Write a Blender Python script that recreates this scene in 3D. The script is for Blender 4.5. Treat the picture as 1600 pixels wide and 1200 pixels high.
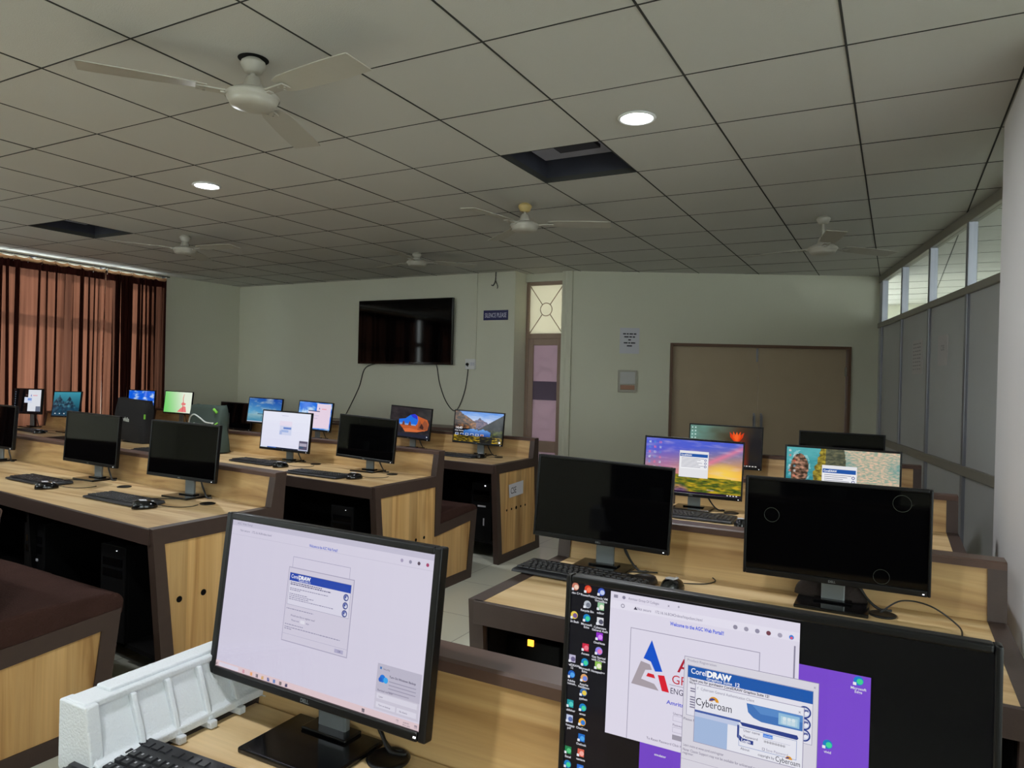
import bpy, math, random
from mathutils import Vector, Matrix, noise
random.seed(7)
for o in list(bpy.data.objects): bpy.data.objects.remove(o)
SC = bpy.context.scene
COL = SC.collection
PI = math.pi
R = math.radians

def lin(c):
    c /= 255.0
    return c/12.92 if c <= .04045 else ((c+.055)/1.055)**2.4
def rgb(r, g, b): return (lin(r), lin(g), lin(b), 1.0)

# ------------------------------------------------------------------ camera
cd = bpy.data.cameras.new('camera'); cam = bpy.data.objects.new('camera', cd); COL.objects.link(cam)
cd.sensor_width = 36; cd.lens = 1110.66/1600*36; cd.clip_start = .02
rv = Vector((.879026, .476127, .024833)); uv_ = Vector((-.024124, -.007603, .999680)); fv = Vector((-.476163, .879344, -.004803))
m = Matrix((rv, uv_, -fv)).transposed().to_4x4(); m.translation = Vector((1.9947, -3.4768, 1.36))
cam.matrix_world = m
SC.camera = cam
# ------------------------------------------------------------------ world, exposure
W = bpy.data.worlds.new('daylight'); SC.world = W; W.use_nodes = True
bg = W.node_tree.nodes['Background']; bg.inputs[0].default_value = (.92, .99, 1.0, 1); bg.inputs[1].default_value = 4.6
SC.view_settings.view_transform = 'Standard'; SC.view_settings.look = 'None'
SC.view_settings.gamma = 1; SC.view_settings.use_curve_mapping = False
SC.view_settings.exposure = 0.8
LED_W = 14.0            # watts of one round ceiling panel
sd = bpy.data.lights.new('low_sun', 'SUN'); sd.energy = 7.0; sd.angle = R(4); sd.color = (1, .93, .82)
so = bpy.data.objects.new('low_sun', sd); COL.objects.link(so); so.rotation_euler = Vector((1, .02, -math.tan(R(34)))).to_track_quat('-Z', 'Y').to_euler()
HC = 2.6248            # ceiling height
T = .6

# ------------------------------------------------------------------ materials
MATS = {}
def nodes_of(m):
    m.use_nodes = True
    return m.node_tree.nodes, m.node_tree.links, m.node_tree.nodes['Principled BSDF']
def mat(name, col, rough=.5, metal=0, spec=.5, bump=0, bscale=60, var=0, vscale=4, emit=None, es=1, coat=0):
    if name in MATS: return MATS[name]
    m = bpy.data.materials.new(name); N, L, P = nodes_of(m)
    P.inputs['Base Color'].default_value = col; P.inputs['Roughness'].default_value = rough
    P.inputs['Metallic'].default_value = metal; P.inputs['Specular IOR Level'].default_value = spec
    P.inputs['Coat Weight'].default_value = coat
    tc = N.new('ShaderNodeTexCoord')
    if var:
        nz = N.new('ShaderNodeTexNoise'); nz.inputs['Scale'].default_value = vscale; nz.inputs['Detail'].default_value = 5
        L.new(tc.outputs['Object'], nz.inputs['Vector'])
        mx = N.new('ShaderNodeMix'); mx.data_type = 'RGBA'
        mx.inputs['A'].default_value = tuple(c*(1-var) for c in col[:3])+(1,)
        mx.inputs['B'].default_value = tuple(min(1, c*(1+var)) for c in col[:3])+(1,)
        L.new(nz.outputs['Fac'], mx.inputs['Factor']); L.new(mx.outputs['Result'], P.inputs['Base Color'])
    if bump:
        nb = N.new('ShaderNodeTexNoise'); nb.inputs['Scale'].default_value = bscale; nb.inputs['Detail'].default_value = 4
        L.new(tc.outputs['Object'], nb.inputs['Vector'])
        b = N.new('ShaderNodeBump'); b.inputs['Strength'].default_value = bump; b.inputs['Distance'].default_value = .01
        L.new(nb.outputs['Fac'], b.inputs['Height']); L.new(b.outputs['Normal'], P.inputs['Normal'])
    if emit:
        P.inputs['Emission Color'].default_value = emit; P.inputs['Emission Strength'].default_value = es
    MATS[name] = m; return m

def wood(name, axis, c1, c2, c3, band=None, rough=.42):
    """veneer with the grain along one axis; band=(axis, width) gives planks of differing tone"""
    m = bpy.data.materials.new(name); N, L, P = nodes_of(m); P.inputs['Roughness'].default_value = rough
    tc = N.new('ShaderNodeTexCoord'); mp = N.new('ShaderNodeMapping')
    s = [14, 14, 14]; s[axis] = .9
    mp.inputs['Scale'].default_value = s; L.new(tc.outputs['Object'], mp.inputs['Vector'])
    n1 = N.new('ShaderNodeTexNoise'); n1.inputs['Scale'].default_value = 1.0; n1.inputs['Detail'].default_value = 6; n1.inputs['Distortion'].default_value = 1.2
    L.new(mp.outputs['Vector'], n1.inputs['Vector'])
    rp = N.new('ShaderNodeValToRGB'); e = rp.color_ramp.elements
    e[0].position = .32; e[0].color = c3; e[1].position = .62; e[1].color = c1
    x = e.new(.46); x.color = c2
    L.new(n1.outputs['Fac'], rp.inputs['Fac'])
    out = rp.outputs['Color']
    mp2 = N.new('ShaderNodeMapping'); s2 = [160, 160, 160]; s2[axis] = 3
    mp2.inputs['Scale'].default_value = s2; L.new(tc.outputs['Object'], mp2.inputs['Vector'])
    n2 = N.new('ShaderNodeTexNoise'); n2.inputs['Scale'].default_value = 1; L.new(mp2.outputs['Vector'], n2.inputs['Vector'])
    mr = N.new('ShaderNodeMapRange'); mr.inputs['To Min'].default_value = .86; mr.inputs['To Max'].default_value = 1.08
    L.new(n2.outputs['Fac'], mr.inputs['Value'])
    mx = N.new('ShaderNodeMix'); mx.data_type = 'RGBA'; mx.blend_type = 'MULTIPLY'; mx.inputs['Factor'].default_value = 1
    L.new(out, mx.inputs['A']); L.new(mr.outputs['Result'], mx.inputs['B']); out = mx.outputs['Result']
    if band:
        sp = N.new('ShaderNodeSeparateXYZ'); L.new(tc.outputs['Object'], sp.inputs[0])
        dv = N.new('ShaderNodeMath'); dv.operation = 'DIVIDE'; dv.inputs[1].default_value = band[1]
        L.new(sp.outputs[band[0]], dv.inputs[0])
        fl = N.new('ShaderNodeMath'); fl.operation = 'FLOOR'; L.new(dv.outputs[0], fl.inputs[0])
        wn = N.new('ShaderNodeTexWhiteNoise'); wn.noise_dimensions = '1D'; L.new(fl.outputs[0], wn.inputs['W'])
        m2 = N.new('ShaderNodeMapRange'); m2.inputs['To Min'].default_value = .78; m2.inputs['To Max'].default_value = 1.12
        L.new(wn.outputs['Value'], m2.inputs['Value'])
        mb = N.new('ShaderNodeMix'); mb.data_type = 'RGBA'; mb.blend_type = 'MULTIPLY'; mb.inputs['Factor'].default_value = 1
        L.new(out, mb.inputs['A']); L.new(m2.outputs['Result'], mb.inputs['B']); out = mb.outputs['Result']
    L.new(out, P.inputs['Base Color']); MATS[name] = m; return m

W_TOP = wood('oak_laminate_top', 0, rgb(216, 188, 142), rgb(200, 168, 120), rgb(172, 136, 90))
W_PAN = wood('oak_laminate_panel', 0, rgb(202, 168, 116), rgb(184, 148, 96), rgb(154, 116, 70))
W_END = wood('oak_planked_end', 2, rgb(214, 174, 116), rgb(198, 156, 98), rgb(172, 128, 74), band=(1, .083))
BROWN = mat('dark_brown_laminate', rgb(62, 47, 41), .5, var=.15, vscale=30, bump=.06, bscale=200)
BROWN_CAP = mat('brown_cap_laminate', rgb(86, 65, 57), .38, var=.15, vscale=20)
BLACKIN = mat('black_cabinet_inside', rgb(11, 10, 10), .8, spec=.15)  # black boards, deepened so the colour holds the shade under the desks
VELVET = mat('brown_velvet', rgb(62, 42, 37), .95, var=.25, vscale=14, bump=.5, bscale=160)
MATS['brown_velvet'].node_tree.nodes['Principled BSDF'].inputs['Specular IOR Level'].default_value = .1
WALL = mat('cream_wall_paint', rgb(210, 209, 190), .75, bump=.12, bscale=35, var=.03, vscale=1.2)
WALL2 = mat('pale_wall_paint', rgb(214, 215, 202), .75, var=.03, vscale=1.2)
PILLAR = mat('white_pillar_paint', rgb(208, 206, 206), .55, var=.04, vscale=2)
TILE = mat('ceiling_board', rgb(198, 197, 191), .8, bump=.15, bscale=220, var=.04, vscale=1.1)
GRIDM = mat('dark_ceiling_runner', rgb(66, 66, 64), .8, spec=.1)
PLENUM = mat('dusty_ceiling_void', rgb(52, 54, 66), .9, var=.3, vscale=6)
PLENUM2 = mat('dusty_duct', rgb(150, 152, 168), .9, var=.15, vscale=6)
ALU = mat('aluminium', rgb(150, 152, 160), .4, metal=.6)
ALUD = mat('dull_aluminium_rail', rgb(150, 146, 136), .5, metal=.3)
LAMG = mat('grey_partition_board', rgb(184, 186, 186), .55, bump=.1, bscale=300, var=.05, vscale=3)
BLK = mat('black_plastic', rgb(10, 10, 12), .35, spec=.3)
BLKM = mat('black_matt_plastic', rgb(12, 12, 13), .6, spec=.2)
BLKG = mat('black_gloss_plastic', rgb(10, 10, 12), .12)
SCROFF = mat('screen_switched_off', rgb(4, 4, 5), .05, spec=.2)
SILV = mat('grey_stand_metal', rgb(128, 134, 136), .38, metal=.55)
KEYB = mat('keyboard_black', rgb(30, 31, 35), .5)
KEYC = mat('keycap_black', rgb(24, 25, 29), .45)
KEYL = mat('key_legend', rgb(170, 170, 175), .6)
CABLE = mat('black_cable', rgb(18, 18, 18), .5)
WHITEP = mat('white_plastic', rgb(222, 222, 220), .45)
FANW = mat('fan_white_enamel', rgb(176, 172, 160), .4, var=.05, vscale=8)
FANC = mat('fan_cream_enamel', rgb(196, 172, 112), .4)
PAPER = mat('white_paper', rgb(205, 205, 212), .8)
INK = mat('black_ink', rgb(35, 35, 45), .8)
FOAM = mat('white_styrofoam', rgb(206, 210, 214), .7, bump=.25, bscale=240, var=.03, vscale=10)
DOORB = mat('brown_door_board', rgb(176, 158, 132), .6, var=.05, vscale=5)
DOORF = mat('brown_door_frame', rgb(104, 76, 58), .55, var=.1, vscale=10)
DOORP = mat('pinkish_brown_frame', rgb(158, 134, 118), .6, var=.08, vscale=9)
SIGNB = mat('navy_sign', rgb(28, 32, 92), .4)
SIGNT = mat('sign_lettering', rgb(205, 205, 230), .5)
WHITE_LED = mat('small_white_light', rgb(240, 240, 245), .4, emit=rgb(240, 240, 250), es=1.2)
AMBER_LED = mat('amber_light', rgb(255, 170, 60), .4, emit=rgb(255, 165, 50), es=1.6)
BAGG = mat('dark_green_cloth', rgb(54, 68, 62), .8, bump=.2, bscale=200, var=.1)
BAGK = mat('black_cloth', rgb(19, 18, 20), .85, bump=.3, bscale=150)
LIME = mat('lime_piping', rgb(120, 190, 60), .6)
LIGHTG = mat('light_piping', rgb(200, 205, 200), .6)
DBROWN = mat('brown_cloth', rgb(44, 34, 30), .9, bump=.3, bscale=120)

def floor_mat():
    m = bpy.data.materials.new('vitrified_floor_tiles'); N, L, P = nodes_of(m)
    P.inputs['Roughness'].default_value = .28
    tc = N.new('ShaderNodeTexCoord'); br = N.new('ShaderNodeTexBrick')
    br.offset = 0; br.inputs['Scale'].default_value = 1; br.inputs['Brick Width'].default_value = .6; br.inputs['Row Height'].default_value = .6
    br.inputs['Mortar Size'].default_value = .003
    br.inputs['Color1'].default_value = rgb(206, 206, 190); br.inputs['Color2'].default_value = rgb(200, 200, 184); br.inputs['Mortar'].default_value = rgb(140, 138, 126)
    L.new(tc.outputs['Object'], br.inputs['Vector']); L.new(br.outputs['Color'], P.inputs['Base Color'])
    return m
FLOORM = floor_mat()

def glass_mat(name='clear_window_glass', tint=(.95, .97, .97, 1), refl=.09):
    m = bpy.data.materials.new(name); m.use_nodes = True; N = m.node_tree.nodes; L = m.node_tree.links; N.clear()
    o = N.new('ShaderNodeOutputMaterial'); t = N.new('ShaderNodeBsdfTransparent'); g = N.new('ShaderNodeBsdfGlossy'); mx = N.new('ShaderNodeMixShader')
    t.inputs[0].default_value = tint; g.inputs['Roughness'].default_value = .02; mx.inputs[0].default_value = refl
    L.new(t.outputs[0], mx.inputs[1]); L.new(g.outputs[0], mx.inputs[2]); L.new(mx.outputs[0], o.inputs[0]); return m
GLASS = glass_mat()
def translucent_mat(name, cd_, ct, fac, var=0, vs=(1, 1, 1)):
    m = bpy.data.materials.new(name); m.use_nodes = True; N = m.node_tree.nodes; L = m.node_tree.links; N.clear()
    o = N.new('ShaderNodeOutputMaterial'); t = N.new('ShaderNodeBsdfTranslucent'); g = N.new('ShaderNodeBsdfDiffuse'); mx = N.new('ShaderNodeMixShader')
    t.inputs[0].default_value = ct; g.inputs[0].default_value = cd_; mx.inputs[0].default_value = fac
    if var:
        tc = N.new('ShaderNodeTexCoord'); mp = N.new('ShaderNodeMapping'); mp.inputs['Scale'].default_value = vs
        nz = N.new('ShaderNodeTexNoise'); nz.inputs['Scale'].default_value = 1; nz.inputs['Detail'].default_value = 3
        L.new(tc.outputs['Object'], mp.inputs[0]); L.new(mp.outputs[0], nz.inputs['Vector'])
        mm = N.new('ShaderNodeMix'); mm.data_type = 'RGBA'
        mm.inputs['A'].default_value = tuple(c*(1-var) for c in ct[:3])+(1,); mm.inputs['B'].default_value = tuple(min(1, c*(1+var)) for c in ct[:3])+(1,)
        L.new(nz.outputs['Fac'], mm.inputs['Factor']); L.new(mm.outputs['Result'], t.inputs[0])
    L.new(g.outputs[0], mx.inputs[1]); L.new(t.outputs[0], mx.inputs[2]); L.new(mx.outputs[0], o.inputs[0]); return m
CURT = translucent_mat('brown_curtain_cloth', rgb(56, 28, 23), rgb(90, 58, 45), .40, .8, (2, 34, .5))  # streaked tint paints the light and dark of overlapping folds
HEM = translucent_mat('curtain_heading', rgb(58, 30, 28), rgb(60, 30, 25), .25)
TAPE = translucent_mat('backlit_heading_tan', rgb(150, 116, 86), rgb(150, 112, 80), .5)  # tan holds the backlit glow of the header in its colour
FROST = translucent_mat('frosted_cream_glass', rgb(200, 195, 175), rgb(208, 204, 192), .70)
FROSTP = translucent_mat('frosted_lilac_glass', rgb(200, 188, 194), rgb(168, 150, 160), .62)
FROSTB = translucent_mat('frosted_violet_band', rgb(150, 135, 155), rgb(128, 112, 134), .55)

def attr_mat():
    m = bpy.data.materials.new('lit_screen'); N, L, P = nodes_of(m)
    a = N.new('ShaderNodeAttribute'); a.attribute_name = 'Col'
    P.inputs['Base Color'].default_value = rgb(4, 4, 5); P.inputs['Roughness'].default_value = .09; P.inputs['Specular IOR Level'].default_value = .22
    L.new(a.outputs['Color'], P.inputs['Emission Color']); P.inputs['Emission Strength'].default_value = .515
    return m
SCR = attr_mat()

# ------------------------------------------------------------------ mesh helpers
class MB:
    def __init__(s): s.v = []; s.f = []; s.mi = []
    def add(s, vs, fs, mi=0):
        b = len(s.v); s.v += [tuple(v) for v in vs]; s.f += [tuple(i+b for i in f) for f in fs]; s.mi += [mi]*len(fs); return s
    def box(s, x0, x1, y0, y1, z0, z1, mi=0, M=None):
        vs = [Vector(p) for p in [(x0, y0, z0), (x1, y0, z0), (x1, y1, z0), (x0, y1, z0), (x0, y0, z1), (x1, y0, z1), (x1, y1, z1), (x0, y1, z1)]]
        if M: vs = [M @ v for v in vs]
        return s.add(vs, [(0, 3, 2, 1), (4, 5, 6, 7), (0, 1, 5, 4), (1, 2, 6, 5), (2, 3, 7, 6), (3, 0, 4, 7)], mi)
    def prism(s, pts, x0, x1, mi=0, fn=None):
        """polygon in (y,z) pushed along x"""
        n = len(pts); fn = fn or (lambda x, y, z: (x, y, z))
        vs = [fn(x0, *p) for p in pts]+[fn(x1, *p) for p in pts]
        fs = [tuple(range(n)), tuple(range(2*n-1, n-1, -1))]+[(i, n+i, n+(i+1) % n, (i+1) % n) for i in range(n)]
        return s.add(vs, fs, mi)
    def lathe(s, prof, n=32, c=(0, 0, 0), mi=0, M=None, cap=True):
        vs = []
        for r_, z in prof:
            for k in range(n):
                a = 2*PI*k/n; vs.append(Vector((c[0]+r_*math.cos(a), c[1]+r_*math.sin(a), c[2]+z)))
        if M: vs = [M @ v for v in vs]
        fs = [(i*n+k, i*n+(k+1) % n, (i+1)*n+(k+1) % n, (i+1)*n+k) for i in range(len(prof)-1) for k in range(n)]
        if cap: fs += [tuple(range(n-1, -1, -1)), tuple((len(prof)-1)*n+k for k in range(n))]
        return s.add(vs, fs, mi)
    def tube(s, pts, r_, n=8, mi=0):
        pts = [Vector(p) for p in pts]; vs = []
        for i, p in enumerate(pts):
            d = (pts[min(i+1, len(pts)-1)]-pts[max(i-1, 0)]).normalized()
            a = d.cross(Vector((0, 0, 1))); a = a.normalized() if a.length > .05 else d.cross(Vector((1, 0, 0))).normalized()
            b = d.cross(a)
            for k in range(n):
                t = 2*PI*k/n; vs.append(p+a*r_*math.cos(t)+b*r_*math.sin(t))
        fs = [(i*n+k, i*n+(k+1) % n, (i+1)*n+(k+1) % n, (i+1)*n+k) for i in range(len(pts)-1) for k in range(n)]
        fs += [tuple(range(n-1, -1, -1)), tuple((len(pts)-1)*n+k for k in range(n))]
        return s.add(vs, fs, mi)
    def mesh(s, name, mats, smooth=False):
        me = bpy.data.meshes.new(name); me.from_pydata(s.v, [], s.f)
        for m_ in (mats if isinstance(mats, (list, tuple)) else [mats]): me.materials.append(m_)
        me.polygons.foreach_set('material_index', s.mi)
        if smooth: me.polygons.foreach_set('use_smooth', [True]*len(s.f))
        import bmesh
        b = bmesh.new(); b.from_mesh(me); bmesh.ops.recalc_face_normals(b, faces=b.faces); b.to_mesh(me); b.free()
        me.update(); return me
    def build(s, name, mats, parent=None, smooth=False, bevel=0, seg=2, loc=None):
        return link(name, s.mesh(name, mats, smooth), parent, bevel, seg, loc)
def link(name, me, parent=None, bevel=0, seg=2, loc=None):
    o = bpy.data.objects.new(name, me); COL.objects.link(o)
    if parent: o.parent = parent
    if loc: o.location = loc
    if bevel:
        b = o.modifiers.new('bevel', 'BEVEL'); b.width = bevel; b.segments = seg; b.limit_method = 'ANGLE'; b.angle_limit = R(35)
    return o
def empty(name, loc=(0, 0, 0), rz=0):
    o = bpy.data.objects.new(name, None); COL.objects.link(o); o.location = loc; o.rotation_euler.z = rz; o.empty_display_size = .1; return o
def tag(o, label=None, cat=None, group=None, kind=None):
    if label: o['label'] = label
    if cat: o['category'] = cat
    if group: o['group'] = group
    if kind: o['kind'] = kind
    return o
def struct(o, label=None):
    o['kind'] = 'structure'
    if label: o['label'] = label
    return o
def spline(pts, n=8):
    P = [Vector(p) for p in pts]; P = [P[0]]+P+[P[-1]]; out = []
    for i in range(1, len(P)-2):
        for k in range(n):
            t = k/n; a, b, c, d = P[i-1:i+3]
            out.append(.5*((2*b)+(c-a)*t+(2*a-5*b+4*c-d)*t*t+(3*b-a-3*c+d)*t**3))
    out.append(P[-2]); return out
_tc = {}
def text_geo(s_, bold=0, shear=0):
    k = (s_, bold, shear)
    if k in _tc: return _tc[k]
    cu = bpy.data.curves.new('t', 'FONT'); cu.body = s_; cu.size = 1; cu.offset = bold; cu.shear = shear; cu.resolution_u = 3
    o = bpy.data.objects.new('t', cu); COL.objects.link(o)
    dg = bpy.context.evaluated_depsgraph_get(); me = o.evaluated_get(dg).to_mesh()
    vs = [(v.co.x, v.co.y) for v in me.vertices]; fs = [tuple(p.vertices) for p in me.polygons]
    o.evaluated_get(dg).to_mesh_clear(); bpy.data.objects.remove(o); bpy.data.curves.remove(cu)
    _tc[k] = (vs, fs); return _tc[k]
def add_text(mb, s_, x, z, size, y=0, width=None, bold=0, center=False, mi=0, fn=None):
    vs, fs = text_geo(s_, bold); w = max(v[0] for v in vs) if vs else 1
    sx = size if width is None else width/w
    ox = x-(w*sx/2 if center else 0)
    fn = fn or (lambda a, b, c: (a, b, c))
    mb.add([fn(ox+v[0]*sx, y, z+v[1]*size) for v in vs], fs, mi)

# ------------------------------------------------------------------ the room
def quad_wall(name, A, B, z0, z1, m_, thick=.12, openings=(), side=1):
    """wall from A to B (plan), openings = (s0,s1,z0,z1); thickness grows away from the room"""
    A = Vector(A); B = Vector(B); t = (B-A); Ln = t.length; t.normalize(); nn = Vector((-t.y, t.x))*side
    mb = MB()
    xs = sorted({0, Ln} | {o[0] for o in openings} | {o[1] for o in openings}); zs = sorted({z0, z1} | {o[2] for o in openings} | {o[3] for o in openings})
    for i in range(len(xs)-1):
        for j in range(len(zs)-1):
            cx, cz = (xs[i]+xs[i+1])/2, (zs[j]+zs[j+1])/2
            if any(o[0] < cx < o[1] and o[2] < cz < o[3] for o in openings): continue
            p = []
            for w_ in (0, thick):
                for s_, z in ((xs[i], zs[j]), (xs[i+1], zs[j]), (xs[i+1], zs[j+1]), (xs[i], zs[j+1])):
                    q = A+t*s_+nn*w_; p.append((q.x, q.y, z))
            mb.add(p, [(0, 1, 2, 3), (7, 6, 5, 4), (0, 4, 5, 1), (1, 5, 6, 2), (2, 6, 7, 3), (3, 7, 4, 0)])
    return struct(mb.build(name, m_))

XL = -6.46; YB = 3.74; YR = -6.3; XR = 2.98
TOP = HC+.0
fl = MB().box(-6.6, 8.4, -6.5, 9.0, -.1, 0); struct(fl.build('floor', FLOORM), 'beige vitrified tile floor')
# left wall with a long curtained window
quad_wall('wall_left', (XL, YB), (XL, YR), 0, TOP, WALL, .2, [(YB-2.36, YB+1.15, .75, 2.585), (YB+1.5, YB+3.0, .75, 2.45)], side=-1)
# tv wall
quad_wall('wall_back', (XL-.2, YB), (-1.90, YB), 0, TOP, WALL, .2, side=1)
# recess of the glazed door
mb = MB(); mb.box(-2.05, -1.90, YB+.19, 4.14, 0, TOP); mb.box(-1.90, -1.28, 4.0, 4.14, 2.53, TOP); mb.box(-1.395, -1.27, 3.93, 4.16, 0, TOP)
struct(mb.build('wall_recess', WALL))
OA = Vector((-1.35, 3.92)); OB = Vector((1.82, 5.46)); OT = (OB-OA).normalized(); ON = Vector((OT.y, -OT.x))
quad_wall('wall_oblique', OA, OB, 0, TOP, WALL, .15, [(1.21, 3.19, 0, 1.83)], side=1)
quad_wall('wall_right', (XR, -.45), (XR, YR), 0, TOP, WALL, .15, [(.45, 2.75, .8, 2.45), (3.15, 5.55, .8, 2.45)], side=1)
quad_wall('wall_rear', (XL-.2, YR), (XR+.15, YR), 0, TOP, WALL, .2, [(1.2, 4.4, 1.0, 2.45)], side=-1)
# square white pillar
pm = MB().box(2.40, 2.98, -.45, .50, 0, HC); struct(pm.build('wall_pillar', PILLAR, bevel=.035, seg=4), 'smooth white square pillar at the right edge')
# next room behind the glazed partition
quad_wall('wall_next_room', (7.6, 8.6), (7.6, -2.0), 0, 3.2, WALL2, .15, [(1.8, 2.6, 1.3, 2.0), (5.6, 6.2, 1.3, 2.0)], side=1)
quad_wall('wall_next_room_back', (1.6, 8.6), (7.75, 8.6), 0, 3.2, WALL2, .15, [(3.4, 4.2, 1.2, 2.0)], side=1)
mb = MB(); mb.box(4.2, 4.6, 4.2, 4.6, 0, HC); mb.box(4.0, 4.5, 6.6, 7.0, 0, HC); mb.box(4.4, 4.8, 1.8, 2.2, 0, HC)
struct(mb.build('wall_next_room_columns', WALL2))

# ---- false ceiling
holes = {(0, 0), (-8, 0)}
tiles = MB()
for i in range(-12, 13):
    for j in range(-11, 15):
        if (i, j) in holes: continue
        if i*T < XL-.5: continue
        z = HC+random.uniform(-.0006, .0006); a = random.uniform(-.0005, .0005); b = random.uniform(-.0005, .0005); g = .0025
        x0, x1, y0, y1 = i*T+g, (i+1)*T-g, j*T+g, (j+1)*T-g
        z -= .0000; tiles.add([(x0, y0, z+a), (x1, y0, z+b), (x1, y1, z-a), (x0, y1, z-b), (x0, y0, z+.015), (x1, y0, z+.015), (x1, y1, z+.015), (x0, y1, z+.015)],
                  [(0, 3, 2, 1), (4, 5, 6, 7), (0, 1, 5, 4), (1, 2, 6, 5), (2, 3, 7, 6), (3, 0, 4, 7)])
struct(tiles.build('ceiling', TILE), 'false ceiling of square grey boards')
gr = MB()
for i in range(-11, 13): gr.box(i*T-.0040, i*T+.0040, -6.6, 9, HC-.0022, HC+.03)
for j in range(-11, 16): gr.box(-6.7, 7.8, j*T-.0028, j*T+.0028, HC-.0019, HC+.028)
struct(gr.build('trim_1', GRIDM), 'dark runners between the ceiling boards')
sl = MB().box(-6.8, 8.5, -6.7, 9.2, 3.25, 3.4)
struct(sl.build('ceiling_slab', PLENUM))
for k, (i, j) in enumerate(sorted(holes, reverse=True)):
    mb = MB(); x0, y0 = i*T, j*T; h = .3
    mb.box(x0-.02, x0, y0, y0+T, HC+.02, HC+h); mb.box(x0+T, x0+T+.02, y0, y0+T, HC+.02, HC+h)
    mb.box(x0, x0+T, y0-.02, y0, HC+.02, HC+h); mb.box(x0, x0+T, y0+T, y0+T+.02, HC+.02, HC+h); mb.box(x0, x0+T, y0, y0+T, HC+h, HC+h+.02)
    mb.box(x0+.05, x0+T-.08, y0+.06, y0+T-.12, HC+.10, HC+.11, 1)
    mb.box(x0+.22, x0+T-.13, y0+.2, y0+.33, HC+.08, HC+.10, 0)
    struct(mb.build('ceiling_opening', [PLENUM, PLENUM2]), 'dark square opening where a ceiling board is missing')

# ---- round ceiling lights
def ceiling_light(x, y, label, seen=True):
    t = empty('ceiling_light', (x, y, HC)); tag(t, label, 'ceiling light', 'round recessed ceiling lights')
    MB().lathe([(.072, -.001), (.088, -.002), (.092, -.008), (.086, -.012), (.077, -.011), (.075, -.004)], 40, cap=False).build('light_rim', WHITEP, t, True)
    MB().lathe([(.076, -.004), (.074, -.009), (.001, -.010)], 40, cap=False).build('diffuser', LEDM, t, True)
    ld = bpy.data.lights.new('panel_glow', 'AREA'); ld.shape = 'DISK'; ld.size = .14; ld.energy = LED_W; ld.color = (.93, .96, 1.0)
    lo = bpy.data.objects.new('panel_glow', ld); COL.objects.link(lo); lo.parent = t; lo.location = (0, 0, -.014)
LEDM = mat('led_diffuser', rgb(255, 255, 255), .5, emit=(.93, .96, 1, 1), es=9)
ceiling_light(.88, -.24, 'bright round ceiling light near the open ceiling square')
ceiling_light(-2.12, -.26, 'smaller looking round ceiling light left of the near fan')
for x, y, l in [(.88, -3.3, 'round ceiling light above and behind the camera desk'), (-2.1, -3.3, 'round ceiling light over the left rear desks'), (-5.1, -3.3, 'round ceiling light beside the rear left window'),
                (-1.2, -5.1, 'round ceiling light close to the added rear wall window')]:
    ceiling_light(x, y, l)

# ------------------------------------------------------------------ ceiling fans
def fan(x, y, drop, ang, label, r_=.61, canopy=FANW, hole=False, twist=6, body=FANW):
    t = empty('ceiling_fan', (x, y, HC)); t.rotation_euler.z = R(ang); tag(t, label, 'ceiling fan', 'white ceiling fans')
    d = -drop
    if hole: MB().lathe([(.001, .001), (.055, .001), (.06, -.001), (.001, -.0015)], 24).build('ceiling_cutout', BLKM, t)
    MB().lathe([(.012, .05), (.03, 0.0), (.046, -.012), (.05, -.022), (.034, -.055), (.024, -.06)], 28).build('canopy', canopy, t, True)
    MB().lathe([(.011, .02), (.011, d+.03)], 12).build('down_rod', FANW, t, True)
    MB().lathe([(.02, d+.085), (.026, d+.08), (.038, d+.045), (.05, d+.03), (.03, d+.025)], 28).build('motor_cover', FANW, t, True)
    MB().lathe([(.03, d+.03), (.075, d+.025), (.098, d+.012), (.102, d-.002), (.098, d-.012), (.09, d-.018), (.09, d-.024), (.084, d-.034), (.05, d-.042), (.001, d-.044)], 40).build('motor', body, t, True)
    MB().lathe([(.104, d+.006), (.106, d+.001), (.104, d-.004)], 40, cap=False).build('motor_band', FANW, t, True)
    for k in range(3):
        M = Matrix.Rotation(k*2*PI/3, 4, 'Z')
        b = MB(); n = 10; L0, L1 = .17, r_
        top = []; 
        vs = []
        for q in range(n+1):
            u_ = q/n; rr = L0+(L1-L0)*u_; hw = .048+.016*math.sin(min(1, u_*1.3)*PI/2)
            if q == n: hw *= .97
            if q == 0: hw *= .8
            for sgn in (-1, 1):
                for zz in (0, .004):
                    zoff = d+.012-sgn*hw*math.tan(R(twist+4*(1-u_)))-.010*u_
                    vs.append(M @ Vector((rr, sgn*hw, zoff+zz)))
        fs = []
        for q in range(n):
            a = q*4; c = a+4
            fs += [(a, a+2, c+2, c), (a+1, c+1, c+3, a+3), (a, c, c+1, a+1), (a+2, a+3, c+3, c+2)]
        fs += [(0, 1, 3, 2), (n*4, n*4+2, n*4+3, n*4+1)]
        b.add(vs, fs); bo = b.build('blade', FANW, t)
        br = MB(); br.box(.085, .21, -.022, .022, d+.002, d+.008, 0, M); br.box(.08, .12, -.012, .012, d-.004, d+.004, 0, M)
        for sx, sy in ((.18, -.014), (.18, .014), (.2, 0)): br.lathe([(.005, 0), (.004, .003)], 8, mi=0, M=M @ Matrix.Translation((sx, sy, d-.002)))
        br.build('blade_bracket', FANW, bo)
    return t
fan(-.31, -1.47, .155, -6, 'near ceiling fan hanging left of the bright light', hole=True)
fan(-.37, 1.02, .16, 20, 'ceiling fan with a cream yellow canopy behind the open square', canopy=FANC)
fan(1.49, 2.20, .24, 43, 'ceiling fan nearest the glazed partition')
fan(-3.82, .85, .135, 5, 'far ceiling fan in front of the curtains')
fan(-2.29, 2.36, .10, 45, 'far ceiling fan above the wall television')

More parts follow.
